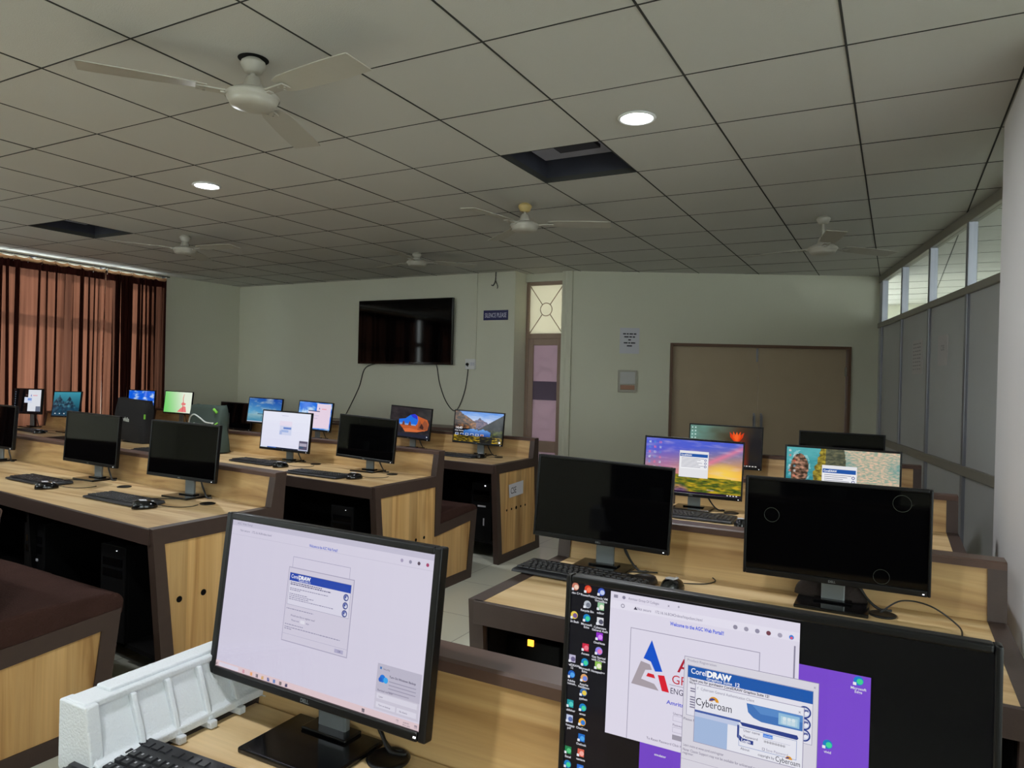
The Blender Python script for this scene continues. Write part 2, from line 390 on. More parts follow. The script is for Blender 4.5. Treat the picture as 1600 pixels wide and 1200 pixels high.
# ------------------------------------------------------------------ window, curtains
def left_window(idx, y0, y1, z0, z1, bars):
    t = empty('window_%d' % idx, (XL-.12, (y0+y1)/2, z0)); struct(t)
    w = (y1-y0)/2; h = z1-z0; f_ = MB()
    f_.box(-.03, .03, -w, w, 0, .05); f_.box(-.03, .03, -w, w, h-.05, h); f_.box(-.03, .03, -w, -w+.05, 0, h); f_.box(-.03, .03, w-.05, w, 0, h)
    for b in bars: f_.box(-.03, .03, b-.035, b+.035, 0, h)
    f_.box(-.03, .03, -w, w, 1.24, 1.33)
    f_.build('window_frame', DOORP, t)
    MB().box(-.004, .004, -w, w, 0, h).build('window_glass', GLASS, t)
left_window(1, -1.15, 2.36, .75, 2.585, [-1.0, -.2, .62, 1.2])
left_window(2, -3.0, -1.5, .75, 2.45, [0])

def curtain(y0, y1, z0, z1, seed, label, waves):
    rnd = random.Random(seed)
    t = empty('curtain', (XL+.11, (y0+y1)/2, z0)); tag(t, label, 'curtain', 'brown curtains on the left wall')
    n = int((y1-y0)/.004); ph = [rnd.uniform(0, 6.28) for _ in range(6)]
    wl = (y1-y0)/waves
    def off(u_, v):
        s_ = u_*(y1-y0); e = min(1, u_*12, (1-u_)*12)
        phs = 2*PI*(s_/wl+.40*math.sin(1.35*s_/wl+ph[0])+.16*math.sin(2.9*s_/wl+ph[2]+1.5*(1-v))+.9*math.sin(.33*s_/wl+ph[3]))
        am = (.012+.016*(1-v))*(1+.5*math.sin(1.7*s_/wl+ph[4]))
        fold = wl*(.36+.13*math.sin(1.1*s_/wl+ph[1]+1.2*v))*e
        return am*math.cos(phs)+.006*math.sin(2.6*phs+ph[3]), -fold*math.sin(phs)+.008*math.sin(phs*2+ph[5])
    vs = []; nv = 16
    for j in range(nv+1):
        v = j/nv
        for i in range(n+1):
            u_ = i/n; dx, dy = off(u_, v); vs.append((dx, (u_-.5)*(y1-y0)+dy, v*(z1-z0)-.0))
    fs = [(j*(n+1)+i, j*(n+1)+i+1, (j+1)*(n+1)+i+1, (j+1)*(n+1)+i) for j in range(nv) for i in range(n)]
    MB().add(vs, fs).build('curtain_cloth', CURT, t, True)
    # stitched heading: sags between the hooks
    nh = max(3, int((y1-y0)/.14)); vs = []
    for j in range(4):
        for i in range(n+1):
            u_ = i/n; dx, dy = off(u_, 1)
            sag = .022*abs(math.sin(PI*nh*u_)) if j == 3 else 0
            vs.append((dx+.006, (u_-.5)*(y1-y0), (z1-z0)-.085+j*.03-sag+(.006 if j == 3 else 0)))
    fs = [(j*(n+1)+i, j*(n+1)+i+1, (j+1)*(n+1)+i+1, (j+1)*(n+1)+i) for j in range(3) for i in range(n)]
    MB().add(vs, fs).build('heading_band', HEM, t, True)
    vs = []
    for j in range(3):
        for i in range(n+1):
            u_ = i/n; dip = abs(math.sin(PI*nh*u_+.3*math.sin(9*u_)))
            vs.append((.012, (u_-.5)*(y1-y0), (z1-z0)+(-.006, .014, .040)[j]-(0, .004, .012)[j]*dip))
    fs = [(j*(n+1)+i, j*(n+1)+i+1, (j+1)*(n+1)+i+1, (j+1)*(n+1)+i) for j in range(2) for i in range(n)]
    MB().add(vs, fs).build('heading_tape', TAPE, t, True)  # header strip in its backlit tone, also blocks the bright gap above
    for k in range(nh+1):
        yy = -(y1-y0)/2+(y1-y0)*k/nh
        hk = MB(); hk.tube([(.0, yy, z1-z0-.02), (.012, yy, z1-z0+.03), (.0, yy, z1-z0+.062), (-.008, yy, z1-z0+.05)], .003, 6)
        hk.build('curtain_hook', WHITEP, t, True)
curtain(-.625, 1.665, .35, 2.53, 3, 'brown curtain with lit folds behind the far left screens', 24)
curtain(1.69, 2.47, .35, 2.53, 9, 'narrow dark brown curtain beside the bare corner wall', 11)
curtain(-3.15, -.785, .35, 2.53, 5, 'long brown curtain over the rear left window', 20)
t = empty('curtain_rod', (XL+.11, 0, 2.59)); tag(t, 'thin dark curtain rod under the ceiling on the left wall', 'curtain rod')
MB().tube([(0, -3.25, 0), (0, 2.52, 0)], .006, 10).build('rod', BLKM, t, True)
for y in (-3.2, -2.0, -.9, .9, 1.68, 2.5):
    MB().tube([(0, y, 0), (-.10, y, 0)], .005, 8).box(-.112, -.104, y-.015, y+.015, -.02, .02).build('rod_bracket', ALU, t)

# unseen windows behind the camera, added to brighten ceiling and desks
def added_window(idx, x0, x1, z0, z1, n):
    t = empty('window_%d' % idx, ((x0+x1)/2, YR-.1, z0)); struct(t); w = (x1-x0)/2; h = z1-z0; f_ = MB()
    f_.box(-w, w, -.03, .03, 0, .05); f_.box(-w, w, -.03, .03, h-.05, h)
    for k in range(n+1):
        c = -w+.025+(2*w-.05)*k/n; f_.box(c-.025, c+.025, -.03, .03, 0, h)
    f_.build('window_frame', ALU, t); MB().box(-w, w, -.004, .004, 0, h).build('window_glass', GLASS, t)
for idx, yc, hw in ((3, -.45-1.6, 1.15), (4, -.45-4.35, 1.2)):  # added right wall windows, out of view, brightening the desk ends
    added_window(idx, -hw, hw, .8, 2.45, 3); wdw = bpy.data.objects['window_%d' % idx]; wdw.location = (XR+.08, yc, .8); wdw.rotation_euler.z = PI/2

added_window(5, XL+1.0, XL+4.2, 1.0, 2.45, 4)  # added rear wall window, out of view, for more light on the ceiling
# ------------------------------------------------------------------ glazed partition on the right
PA = Vector((1.82, 5.46)); PB = Vector((2.54, 1.92)); PT = (PB-PA).normalized(); PN = Vector((-PT.y, PT.x))
pr_ = empty('wall_partition', (PA.x, PA.y, 0), math.atan2(PT.y, PT.x)); struct(pr_, 'aluminium partition of grey boards with glass panes along the top')
PL = 5.1; bays = [.17, 1.10, 2.09, 3.08, 4.06, PL]
f_ = MB()
for s_ in bays: f_.box(s_-.025, s_+.025, -.03, .03, 0, HC)
f_.build('aluminium_mullions', ALU, pr_, bevel=.004)
f_ = MB(); f_.box(0, PL, -.034, .034, HC-.075, HC); f_.box(0, PL, -.034, .034, 2.045, 2.10); f_.box(0, PL, -.034, .034, .77, .84); f_.box(0, PL, -.034, .034, 0, .1)
f_.build('aluminium_rails', ALUD, pr_, bevel=.004)
MB().box(0, .17, -.02, .02, 0, HC).build('end_filler', LAMG, pr_)
for a, b in zip(bays[:-1], bays[1:]):
    MB().box(a, b, -.009, .009, .84, 2.045).build('grey_board', LAMG, pr_)
    MB().box(a, b, -.009, .009, .10, .77).build('grey_board', LAMG, pr_)
    MB().box(a, b, -.003, .003, 2.10, HC-.075).build('glass_pane', GLASS, pr_)

# ------------------------------------------------------------------ doors
# glazed narrow door in the recess
d1 = empty('door_1', (-1.66, 4.06, 0)); struct(d1, 'narrow glazed door with a patterned pane above it')
x0, x1 = -.245, .268
f_ = MB(); f_.box(x0, x0+.04, -.03, .03, 0, 2.53); f_.box(x1-.04, x1, -.03, .03, 0, 2.53); f_.box(x0+.04, x1-.04, -.03, .03, 2.49, 2.53); f_.box(x0+.04, x1-.04, -.03, .03, 1.862, 1.92)
f_.build('door_frame', DOORP, d1, bevel=.004)
MB().box(x0+.04, x1-.04, -.004, .004, 1.92, 2.49).build('transom_pane', FROST, d1)
cx, cz, rr = (x0+x1)/2, 2.205, .075; g_ = MB()
for sx in (-1, 1):
    for sz in (-1, 1): g_.tube([(cx+sx*rr*.66, -.012, cz+sz*rr*.75), (cx+sx*.215, -.012, cz+sz*.283)], .005, 8)
g_.tube([(cx+rr*math.cos(a*PI/16), -.012, cz+rr*math.sin(a*PI/16)) for a in range(33)], .005, 8)
g_.build('window_grille', DOORP, d1, True)
lf = MB(); lx0, lx1 = x0+.045, x1-.045
lf.box(lx0, lx0+.06, -.02, .02, .01, 1.865); lf.box(lx1-.05, lx1, -.02, .02, .01, 1.865); lf.box(lx0+.06, lx1-.05, -.02, .02, 1.785, 1.865); lf.box(lx0+.06, lx1-.05, -.02, .02, .53, .66); lf.box(lx0+.06, lx1-.05, -.02, .02, .01, .12)
leaf = lf.build('door_leaf', DOORP, d1, bevel=.003)
MB().box(lx0+.06, lx1-.05, -.004, .004, .66, 1.785).build('upper_pane', FROSTP, leaf)
MB().box(lx0+.06, lx1-.05, -.004, .004, .12, .53).build('lower_pane', FROSTP, leaf)
MB().box(lx0+.06, lx1-.05, -.009, -.005, 1.14, 1.36).build('violet_band', FROSTB, leaf)
g_ = MB(); cx = (lx0+.06+lx1-.05)/2
for cz in (1.56, .86):
    for sx in (-1, 1):
        for sz in (-1, 1): g_.tube([(cx+sx*.045, .014, cz+sz*.05), (cx+sx*.15, .014, cz+sz*.2)], .005, 8)
    g_.tube([(cx+.062*math.cos(a*PI/16), .014, cz+.068*math.sin(a*PI/16)) for a in range(33)], .005, 8)
g_.tube([(cx-.17, .014, 1.30), (cx+.17, .014, 1.30)], .005, 8); g_.tube([(cx-.17, .014, 1.12), (cx+.17, .014, 1.12)], .005, 8)
g_.build('leaf_grille', DOORP, leaf, True)
# wide boarded double door in the oblique wall
oz = math.atan2(OT.y, OT.x)
d2 = empty('door_2', (OA.x+OT.x*2.2, OA.y+OT.y*2.2, 0), oz); struct(d2, 'wide brown boarded double door')
f_ = MB(); f_.box(-1.0, -.972, -.03, .12, 0, 1.83); f_.box(.972, 1.0, -.03, .12, 0, 1.83); f_.box(-.972, .972, -.03, .12, 1.80, 1.83)
f_.build('door_frame', DOORF, d2, bevel=.003)
for a, b in ((-.968, .0), (.004, .968)):
    MB().box(a, b, .035, .075, .01, 1.803).build('door_leaf', DOORB, d2, bevel=.004)
lt = MB(); lt.box(-.03, -.012, .022, .036, 1.64, 1.79); lt.lathe([(.006, 0), (.006, .13)], 10, (-.021, .018, 1.65)); lt.build('tower_bolt', ALU, d2)
for sx in (-.05, .03):
    MB().box(sx, sx+.018, .02, .036, .86, 1.06).box(sx+.002, sx+.016, -.01, .02, .88, .89).box(sx+.002, sx+.016, -.01, .02, 1.03, 1.04).box(sx+.002, sx+.016, -.014, -.004, .88, 1.04).build('door_handle', ALU, d2)
for z in (.3, 1.5):
    MB().box(.955, .985, .01, .034, z, z+.1).build('hinge', ALUD, d2)

# ------------------------------------------------------------------ things on the walls
tv = empty('television', (-3.43, YB-.055, 1.935)); tag(tv, 'large black television switched off, mounted on the far wall', 'television')
w, h = .725, .405
MB().box(-w, w, -.02, .02, -h, h).box(-.35, .35, .02, .052, -.22, .22).build('television_casing', BLKG, tv, bevel=.006)
MB().box(-w+.014, w-.014, -.0215, -.0195, -h+.028, h-.014).build('television_screen', SCROFF, tv)
MB().box(-.12, .12, -.024, -.019, -h-.004, -h+.003).build('bottom_strip', ALU, tv)
c1 = MB().tube(spline([(-3.86, 3.70, 1.54), (-4.08, 3.725, 1.47), (-4.18, 3.73, 1.22), (-4.37, 3.73, .89), (-4.55, 3.72, .62)]), .0055, 8)
tag(c1.build('television_cable', CABLE, None, True), 'black cable running from the television down to the left', 'cable')
c2 = MB().tube(spline([(-2.96, 3.70, 1.56), (-2.95, 3.725, 1.49), (-2.91, 3.728, 1.30), (-2.82, 3.728, 1.10), (-2.71, 3.728, .985), (-2.63, 3.728, 1.02), (-2.545, 3.728, 1.23), (-2.51, 3.728, 1.46), (-2.50, 3.70, 1.54)]), .0055, 8)
tag(c2.build('television_cable', CABLE, None, True), 'black cable looping from the television up to the wall socket', 'cable')
sw = empty('socket_board', (-2.465, YB, 1.545)); tag(sw, 'white switched socket board with a black plug beside the television', 'socket')
MB().box(-.075, .06, -.03, 0, -.062, .06).build('socket_box', WHITEP, sw, bevel=.004)
MB().box(-.005, .02, -.037, -.028, -.02, .02).box(.028, .05, -.037, -.028, -.02, .02).build('rocker_switch', PAPER, sw, bevel=.002)
MB().lathe([(.016, 0), (.02, .012), (.012, .03)], 16, M=Matrix.Translation((-.038, -.03, -.005)) @ Matrix.Rotation(PI/2, 4, 'X')).build('plug', BLK, sw, True)
cn = MB().box(-2.425, -2.405, YB-.014, YB, 1.6, HC).build('cable_conduit', WALL, bevel=.003); tag(cn, 'slim painted cable conduit rising from the wall socket', 'conduit')
sg = empty('silence_sign', (-2.15, YB, 2.12)); tag(sg, 'small navy wall sign reading SILENCE PLEASE', 'sign')
MB().box(-.165, .165, -.008, 0, -.058, .058).build('sign_plate', SIGNB, sg, bevel=.002)
tx = MB(); add_text(tx, 'SILENCE PLEASE', 0, -.026, .075, y=-.0095, width=.29, bold=.01, center=True); tx.build('sign_lettering', SIGNT, sg)
ht = MB()
ht.tube(spline([(-2.16, YB-.004, HC), (-2.165, YB-.008, 2.52), (-2.19, YB-.012, 2.47), (-2.215, YB-.008, 2.475)]), .006, 6); ht.tube(spline([(-2.16, YB-.008, 2.52), (-2.13, YB-.01, 2.46), (-2.14, YB-.004, 2.43)]), .004, 6)
tag(ht.build('loose_wire', CABLE, None, True), 'short loose black wire hanging above the navy sign', 'wire')
def on_oblique(name, s_, z, label, cat):
    p = OA+OT*s_; t = empty(name, (p.x, p.y, z), oz); tag(t, label, cat); return t
nt = on_oblique('paper_notice', .74, 1.845, 'pale paper notice taped to the wall above the meter cover', 'notice')
MB().box(-.11, .11, -.003, 0, -.145, .145).build('paper_sheet', PAPER, nt)
tx = MB()
for k, ws in enumerate([(.034, .022, .04, .03), (.05, .03, .026), (.03,), (.044, .02, .05), (.058,)]):
    x = -(sum(ws)+.008*(len(ws)-1))/2
    for w_ in ws: tx.box(x, x+w_, -.0045, -.003, .07-k*.034, .084-k*.034); x += w_+.008
tx.build('notice_writing', INK, nt)
fb = on_oblique('fuse_box', .725, 1.385, 'small beige fuse box with a brown strip on the wall', 'fuse box')
MB().box(-.105, .105, -.035, 0, -.125, .125).build('box_body', mat('beige_box', rgb(168, 164, 150), .5), fb, bevel=.006)
MB().box(-.085, .085, -.041, -.034, -.03, .105).build('box_cover', mat('grey_box_cover', rgb(186, 186, 184), .4), fb, bevel=.004)
MB().box(-.08, .08, -.044, -.034, -.095, -.045).build('breaker_strip', mat('brown_strip', rgb(160, 116, 92), .5), fb, bevel=.003)
def on_part(s_, z, w, h, label, lines):
    t = empty('paper_notice', tuple(PA+PT*s_)+(z,), math.atan2(PT.y, PT.x)); tag(t, label, 'notice')
    MB().box(-w/2, w/2, -.013, -.0095, -h/2, h/2).build('paper_sheet', mat('grey_paper', rgb(196, 192, 192), .8), t)
    tx = MB()
    if not lines:
        for k in range(8):
            for q in range(4): tx.box(-w/2+.03+.07*q, -w/2+.03+.07*q+.05-.008*((k+q) % 3), -.0145, -.013, h/2-.04-.032*k, h/2-.03-.032*k)
    for s2, z2, sz in lines: add_text(tx, s2, 0, z2, sz, y=-.0142, center=True, bold=.01)
    tx.build('notice_writing', mat('faded_ink', rgb(150, 148, 150), .8), t)
    return t
on_part(1.70, 1.66, .34, .30, 'long pale notice on the second grey partition board', [])
on_part(2.48, 1.68, .26, .24, 'smaller notice on the partition board closer to the pillar', [('CSE', .0, .06)])

# ------------------------------------------------------------------ desk islands
def desk_island(x1, yf, L, k, bench, label, puff=0, grommets=(), cse=False, holes_y=(), hz=.375):
    """x1 = right end, local x runs 0..-L; rows lean back by k per metre to the left"""
    t = empty('computer_desk', (x1, yf, 0)); tag(t, label, 'desk', 'long wooden computer desks')
    sh = lambda x, y, z: (x, y-k*x, z)
    # worktop and edge
    MB().prism([(.004, .738), (.004, .712), (.60, .712), (.60, .738), (.598, .740), (.006, .740)], -L+.02, -.02, 0, sh).build('worktop', W_TOP, t)
    MB().prism([(-.004, .676), (-.004, .738), (-.002, .741), (.006, .741), (.006, .711), (.03, .711), (.03, .676)], -L+.02, -.02, 0, sh).build('front_edge_band', BROWN, t)
    MB().prism([(.600, .712), (.628, .880), (.645, .880), (.625, .712)], -L+.02, -.02, 0, sh).build('raised_back_panel', W_PAN, t)
    MB().prism([(.622, .878), (.622, .896), (.628, .900), (.690, .900), (.694, .893), (.690, .872), (.645, .872)], -L+.001, -.001, 0, sh).build('cap_rail', BROWN_CAP, t)
    inn = MB()
    inn.prism([(.575, .02), (.575, .711), (.585, .711), (.585, .02)], -L+.03, -.03, 0, sh)
    inn.prism([(.05, .700), (.05, .708), (.575, .708), (.575, .700)], -L+.03, -.03, 0, sh)
    n = max(1, round(L/1.42))
    for q in range(1, n):
        xx = -L*q/n
        inn.prism([(.12, 0), (.07, .70), (.575, .70), (.575, 0)], xx-.012, xx+.012, 0, sh)
    inn.prism([(.16, .12), (.16, .14), (.575, .14), (.575, .12)], -L+.03, -.03, 0, sh)
    inn.build('dark_inner_carcass', BLACKIN, t)
    if bench:
        Wp = [(.055, .675), (.60, .675), (.60, .36), (1.035, .395), (.995, .065), (.125, .065)]
        ring = [[(0, .741), (.60, .741), (.60, .675), (.055, .675)], [(.600, .741), (.627, .8965), (.690, .8965), (.655, .364), (.60, .36)],
                [(.655, .364), (.660, .43), (1.11, .462), (1.035, .395)], [(1.11, .462), (1.05, 0), (.995, .065), (1.035, .395)],
                [(1.05, 0), (.07, 0), (.125, .065), (.995, .065)], [(.07, 0), (0, .741), (.055, .675), (.125, .065)]]
    else:
        Wp = [(.055, .675), (.632, .675), (.684, .065), (.125, .065)]
        ring = [[(0, .741), (.60, .741), (.60, .675), (.055, .675)], [(.60, .675), (.600, .741), (.627, .8965), (.690, .8965), (.697, .675)],
                [(.697, .675), (.752, 0), (.684, .065), (.632, .675)], [(.752, 0), (.07, 0), (.125, .065), (.684, .065)], [(.07, 0), (0, .741), (.055, .675), (.125, .065)]]
    for e, xa, xb in (('right', -.045, 0), ('left', -L, -L+.045)):
        f_ = MB()
        for q in ring: f_.prism(q, xa, xb, 0, sh)
        fo = f_.build('end_frame', BROWN, t)
        s0, s1 = (xa+.004, xb-.006) if e == 'right' else (xa+.006, xb-.004)
        p = MB().prism(Wp, s0, s1, 0, sh).build('end_panel', W_END, t)
        if e == 'right' and holes_y:
            for hy, hz_, hr in holes_y: MB().lathe([(hr, 0), (hr, .0012)], 20, M=Matrix.Translation((s1+.0002, hy, hz_)) @ Matrix.Rotation(PI/2, 4, 'Y')).build('cable_hole', BLACKIN, p)
        # dark sheet that paints the kneehole shade
        f_ = MB(); xi = (xa-.006, xa) if e == 'right' else (xb, xb+.006)
        f_.prism([(.08, .02), (.03, .70), (.575, .70), (.575, .02)], xi[0], xi[1], 0, sh); f_.build('inner_side', BLACKIN, t)
    if bench:
        MB().prism([(.648, .36), (.672, .875), (.688, .875), (.664, .36)], -L+.046, -.046, 0, sh).build('seat_back_board', BROWN, t)
        MB().prism([(1.02, .02), (1.07, .44), (1.085, .44), (1.035, .02)], -L+.046, -.046, 0, sh).build('bench_front_board', W_PAN, t)
        c = MB(); nx = max(6, int(L/.12)); xs = [-L+.004+(L-.008)*q/nx for q in range(nx+1)]
        prof = [(.665, .425), (.670, .485), (.70, .502), (.80, .508), (.95, .505), (1.07, .500), (1.108, .488), (1.126, .464), (1.120, .438), (1.09, .428)]
        vs = [sh(x, y, z+(puff if q > 0 and z > .46 else 0)+(.004*math.sin(7*x) if 1 < q < 6 else 0)) for x in xs for q, (y, z) in enumerate(prof)]; m_ = len(prof)
        fs = [(a*m_+b, a*m_+b+1, (a+1)*m_+b+1, (a+1)*m_+b) for a in range(nx) for b in range(m_-1)]+[(a*m_, a*m_+m_-1, (a+1)*m_+m_-1, (a+1)*m_)[::-1] for a in range(nx)]
        fs += [tuple(range(m_)), tuple(range(nx*m_+m_-1, nx*m_-1, -1))]
        c.add(vs, fs); c.build('bench_cushion', VELVET, t, bevel=.012, seg=3)
        MB().prism([(.66, .40), (.66, .428), (1.10, .436), (1.08, .40)], -L+.046, -.046, 0, sh).build('bench_base_board', BROWN, t)
    else:
        MB().prism([(.66, .02), (.66, .872), (.682, .872), (.735, .02)], -L+.046, -.046, 0, sh).build('rear_board', BROWN, t)
    for gx, gy in grommets:
        g_ = MB(); g_.lathe([(.034, 0), (.036, .004), (.030, .006), (.024, .003), (.001, .003)], 24, (gx-x1, gy-yf, .7402)); g_.build('cable_grommet', BLK, t, True)
    if cse:
        ps = MB().add([(.0012, 1.215-1.013, .575), (.0012, 1.448-1.013, .585), (.0012, 1.450-1.013, .483), (.0012, 1.228-1.013, .475), (-.0002, 1.215-1.013, .575), (-.0002, 1.448-1.013, .585), (-.0002, 1.450-1.013, .483), (-.0002, 1.228-1.013, .475)],
                 [(0, 1, 2, 3), (7, 6, 5, 4), (0, 4, 5, 1), (1, 5, 6, 2), (2, 6, 7, 3), (3, 7, 4, 0)]).build('paper_label', PAPER, t)
        tx = MB(); add_text(tx, 'CSE', .03, .015, .068, bold=.0, fn=lambda a, b, c: (.0022, 1.22-1.013+a*.8, .487+c+.02*a)); tx.build('label_writing', INK, ps); ps.location.x = .0
    return t
HO = [(.20+.09*q, .385, .012) for q in range(5)]
LK = .10; XE = -.552
desk_island(XE, 1.013, 4.15, LK, False, 'rearmost left desk with the CSE paper on its end panel', cse=True, holes_y=[(.19+.075*q, .385, .009+.004*(q == 2)) for q in range(5)], grommets=[(-.80, 1.49)])
desk_island(XE, -.348, 3.8, LK, True, 'middle left desk with bench, standing before the CSE desk', holes_y=[(.235+.085*q, .375, .010+.006*(q == 1)) for q in range(4)], grommets=[(-.83, .16), (-1.57, .25)])
desk_island(XE, -1.697, 3.8, LK, True, 'near left desk with two dark screens by the aisle end', holes_y=[(.13+.115*q, .435-.0*q, .013) for q in range(2)]+[(.42, .435, .013)], grommets=[(-.86, -1.20), (-1.62, -1.12)])
desk_island(-.57, -2.915, 3.6, .03, True, 'nearest left desk of which only the velvet bench shows', puff=.028)
desk_island(-4.78, .13, 1.48, .15, False, 'short far left desk before the curtains with two lit screens')
desk_island(-4.86, 1.45, 1.40, .15, False, 'short desk in the far corner under the bare wall')
desk_island(2.27, -3.12, 1.37, 0, True, 'foreground desk carrying the white and purple lit screens', grommets=[(1.285, -2.555)])
desk_island(2.27, -1.765, 1.325, 0, True, 'right desk with two large dark screens beside the pillar', grommets=[(1.975, -1.27), (1.30, -1.27)])
desk_island(2.245, -.41, 1.30, 0, True, 'right desk carrying the sunset and coast pictures', grommets=[(1.30, .08)])
desk_island(2.14, .93, 1.25, 0, True, 'right desk nearest the brown double door')
lc = empty('low_cabinet', (-3.2, 2.98, 0)); tag(lc, 'low dark brown cabinet along the far wall under the television', 'cabinet')
MB().box(-1.35, 1.25, 0, .40, 0, .80).build('cabinet_body', BROWN, lc, bevel=.004)
MB().box(-1.37, 1.27, -.015, .41, .80, .83).build('cabinet_top', BROWN_CAP, lc, bevel=.004)
for k in range(4): 
    dd = MB().box(-1.33+.645*k, -1.33+.645*k+.63, -.014, 0, .06, .78).build('cabinet_door', BROWN, lc, bevel=.003)
    MB().box(-.01, .01, -.034, -.014, -.05, .05).build('door_handle', ALU, dd, loc=(-1.33+.645*k+(.58 if k % 2 == 0 else .05), 0, .62))

# ------------------------------------------------------------------ screens as drawn panels
class Canvas:
    def __init__(s, x0, x1, z0, z1, gap=.0001): s.gap = gap; s.b = (x0, x1, z0, z1); s.v = []; s.f = []; s.c = []; s.layer = 0
    def P(s, u, v): x0, x1, z0, z1 = s.b; return (x0+(x1-x0)*u, z0+(z1-z0)*v)
    def poly(s, pts, col, uv=True, lift=1):
        s.layer += lift; y = -s.gap*(s.layer+2); b = len(s.v)
        for p in pts:
            q = s.P(*p) if uv else p; s.v.append((q[0], y, q[1]))
        s.f.append(tuple(range(b, b+len(pts)))); s.c.append(tuple(lin(x) for x in col)+(1,))
    def rect(s, u0, v0, u1, v1, col, uv=True, lift=1): s.poly([(u0, v0), (u1, v0), (u1, v1), (u0, v1)], col, uv, lift)
    def frame(s, x0, z0, x1, z1, t, col, uv=False):
        s.rect(x0, z0, x1, z0+t, col, uv); s.rect(x0, z1-t, x1, z1, col, uv, 0); s.rect(x0, z0, x0+t, z1, col, uv, 0); s.rect(x1-t, z0, x1, z1, col, uv, 0)
    def disc(s, u, v, r_, col, uv=False, n=20, asp=1, a0=0, a1=360, lift=1):
        pts = [(u+r_*math.cos(R(a0+(a1-a0)*k/n)), v+r_*asp*math.sin(R(a0+(a1-a0)*k/n))) for k in range(n+(0 if a1-a0 == 360 else 1))]
        s.poly(pts, col, uv, lift)
    def grid(s, fn, nx=96, ny=54, u0=0, v0=0, u1=1, v1=1):
        s.layer += 1; y = -s.gap*(s.layer+2); b = len(s.v)
        for j in range(ny+1):
            for i in range(nx+1):
                q = s.P(u0+(u1-u0)*i/nx, v0+(v1-v0)*j/ny); s.v.append((q[0], y, q[1]))
        for j in range(ny):
            for i in range(nx):
                a = b+j*(nx+1)+i; s.f.append((a, a+1, a+nx+2, a+nx+1))
                c = fn(u0+(u1-u0)*(i+.5)/nx, v0+(v1-v0)*(j+.5)/ny); s.c.append(tuple(lin(max(0, min(255, x))) for x in c)+(1,))
    def text(s, str_, x, z, size, col, width=None, bold=0, center=False, uv=False):
        s.layer += 1; vs, fs = text_geo(str_, bold); y = -s.gap*(s.layer+2); b = len(s.v)
        w = max(v[0] for v in vs); sx = size if width is None else width/w
        if uv: x, z = s.P(x, z)
        ox = x-(w*sx/2 if center else 0)
        for v in vs: s.v.append((ox+v[0]*sx, y, z+v[1]*size))
        for f in fs: s.f.append(tuple(i+b for i in f)); s.c.append(tuple(lin(q) for q in col)+(1,))
    def mesh(s):
        me = bpy.data.meshes.new('screen'); me.from_pydata(s.v, [], s.f); me.materials.append(SCR)
        ca = me.color_attributes.new('Col', 'FLOAT_COLOR', 'CORNER'); data = []
        for p, c in zip(me.polygons, s.c): data += list(c)*p.loop_total
        ca.data.foreach_set('color', data)
        # the panel behind the picture
        return me
def mixc(a, b, t):
    t = max(0, min(1, t)); return tuple(x+(y-x)*t for x, y in zip(a, b))
def nz(u, v, s_, o=0): return noise.noise(Vector((u*s_, v*s_, o)))
def fb_(u, v, s_, o=0): return nz(u, v, s_, o)+.5*nz(u, v, s_*2, o+5)+.25*nz(u, v, s_*4, o+9)
def dialog(c, x0, z0, x1, z1):
    """small registration window, drawn in metres"""
    w = x1-x0; h = z1-z0; c.rect(x0, z0, x1, z1, (236, 236, 240), False)
    c.rect(x0+.02*w, z0+h*.78, x1-.03*w, z0+h*.90, (40, 90, 170), False); c.rect(x0+.03*w, z0+h*.32, x1-.03*w, z0+h*.78, (246, 246, 250), False)
    c.text('CorelDRAW', x0+.05*w, z0+h*.81, h*.08, (255, 255, 255), width=.38*w, bold=.03)
    for k in range(7): c.rect(x0+.07*w, z0+h*(.72-.055*k), x0+w*(.85-.3*((k*37) % 5)/5), z0+h*(.735-.055*k), (120, 120, 140), False, 0 if k else 1)
    for k in range(3): c.disc(x1-.1*w, z0+h*(.68-.12*k), h*.045, (40, 60, 130)); c.disc(x1-.1*w, z0+h*(.68-.12*k), h*.028, (240, 240, 250))

def p_sunset(c):
    def f(u, v):
        hz_ = .36-.05*u
        if v > hz_:
            t = (v-hz_)/(1-hz_); base = mixc((255, 176, 70), (80, 98, 214), t*1.15+.45*(1-u)-.15)
            base = mixc(base, (190, 96, 190), .55*max(0, 1-abs(u-.22)/.35)*(1-t)); base = mixc(base, (255, 214, 90), max(0, 1-((u-.82)**2+(v-hz_-.06)**2)*16))
            d = abs((v-.5)-(u-.62)*.95-.05); base = mixc(base, (244, 130, 158), max(0, 1-d/.09)*(.8 if u > .5 else .2))
            return mixc(base, (236, 206, 226), max(0, fb_(u*2, v*6, 3))*.45)
        g = mixc((70, 92, 34), (206, 172, 40), max(0, fb_(u, v*3, 9, 2)+.45))
        p = mixc((92, 54, 118), (196, 130, 190), max(0, fb_(u, v*4, 12, 4)+.45))
        e = .30+.55*(hz_-v)+.15*nz(u, v, 5); k = mixc(g, p, (e-u)*9)
        return mixc(k, (30, 24, 34), max(0, nz(u, v*3, 24, 7))*.6)
    c.grid(f, 150, 84)
    for i in range(3):
        for j in range(9): c.rect(.03+.055*i, .90-.095*j, .055+.055*i, .945-.095*j, [(210, 220, 240), (90, 150, 220), (240, 120, 150)][(i+j) % 3], lift=0)
    x0, z0 = c.P(.36, .30); x1, z1 = c.P(.66, .80); dialog(c, x0, z0, x1, z1)
    c.rect(0, 0, 1, .035, (40, 26, 50)); [c.rect(.86+.03*k, .012, .875+.03*k, .028, (240, 240, 240)) for k in range(4)]
    c.text('Evaluation', c.P(.66, .1)[0], c.P(.66, .08)[1], .008, (220, 190, 210))
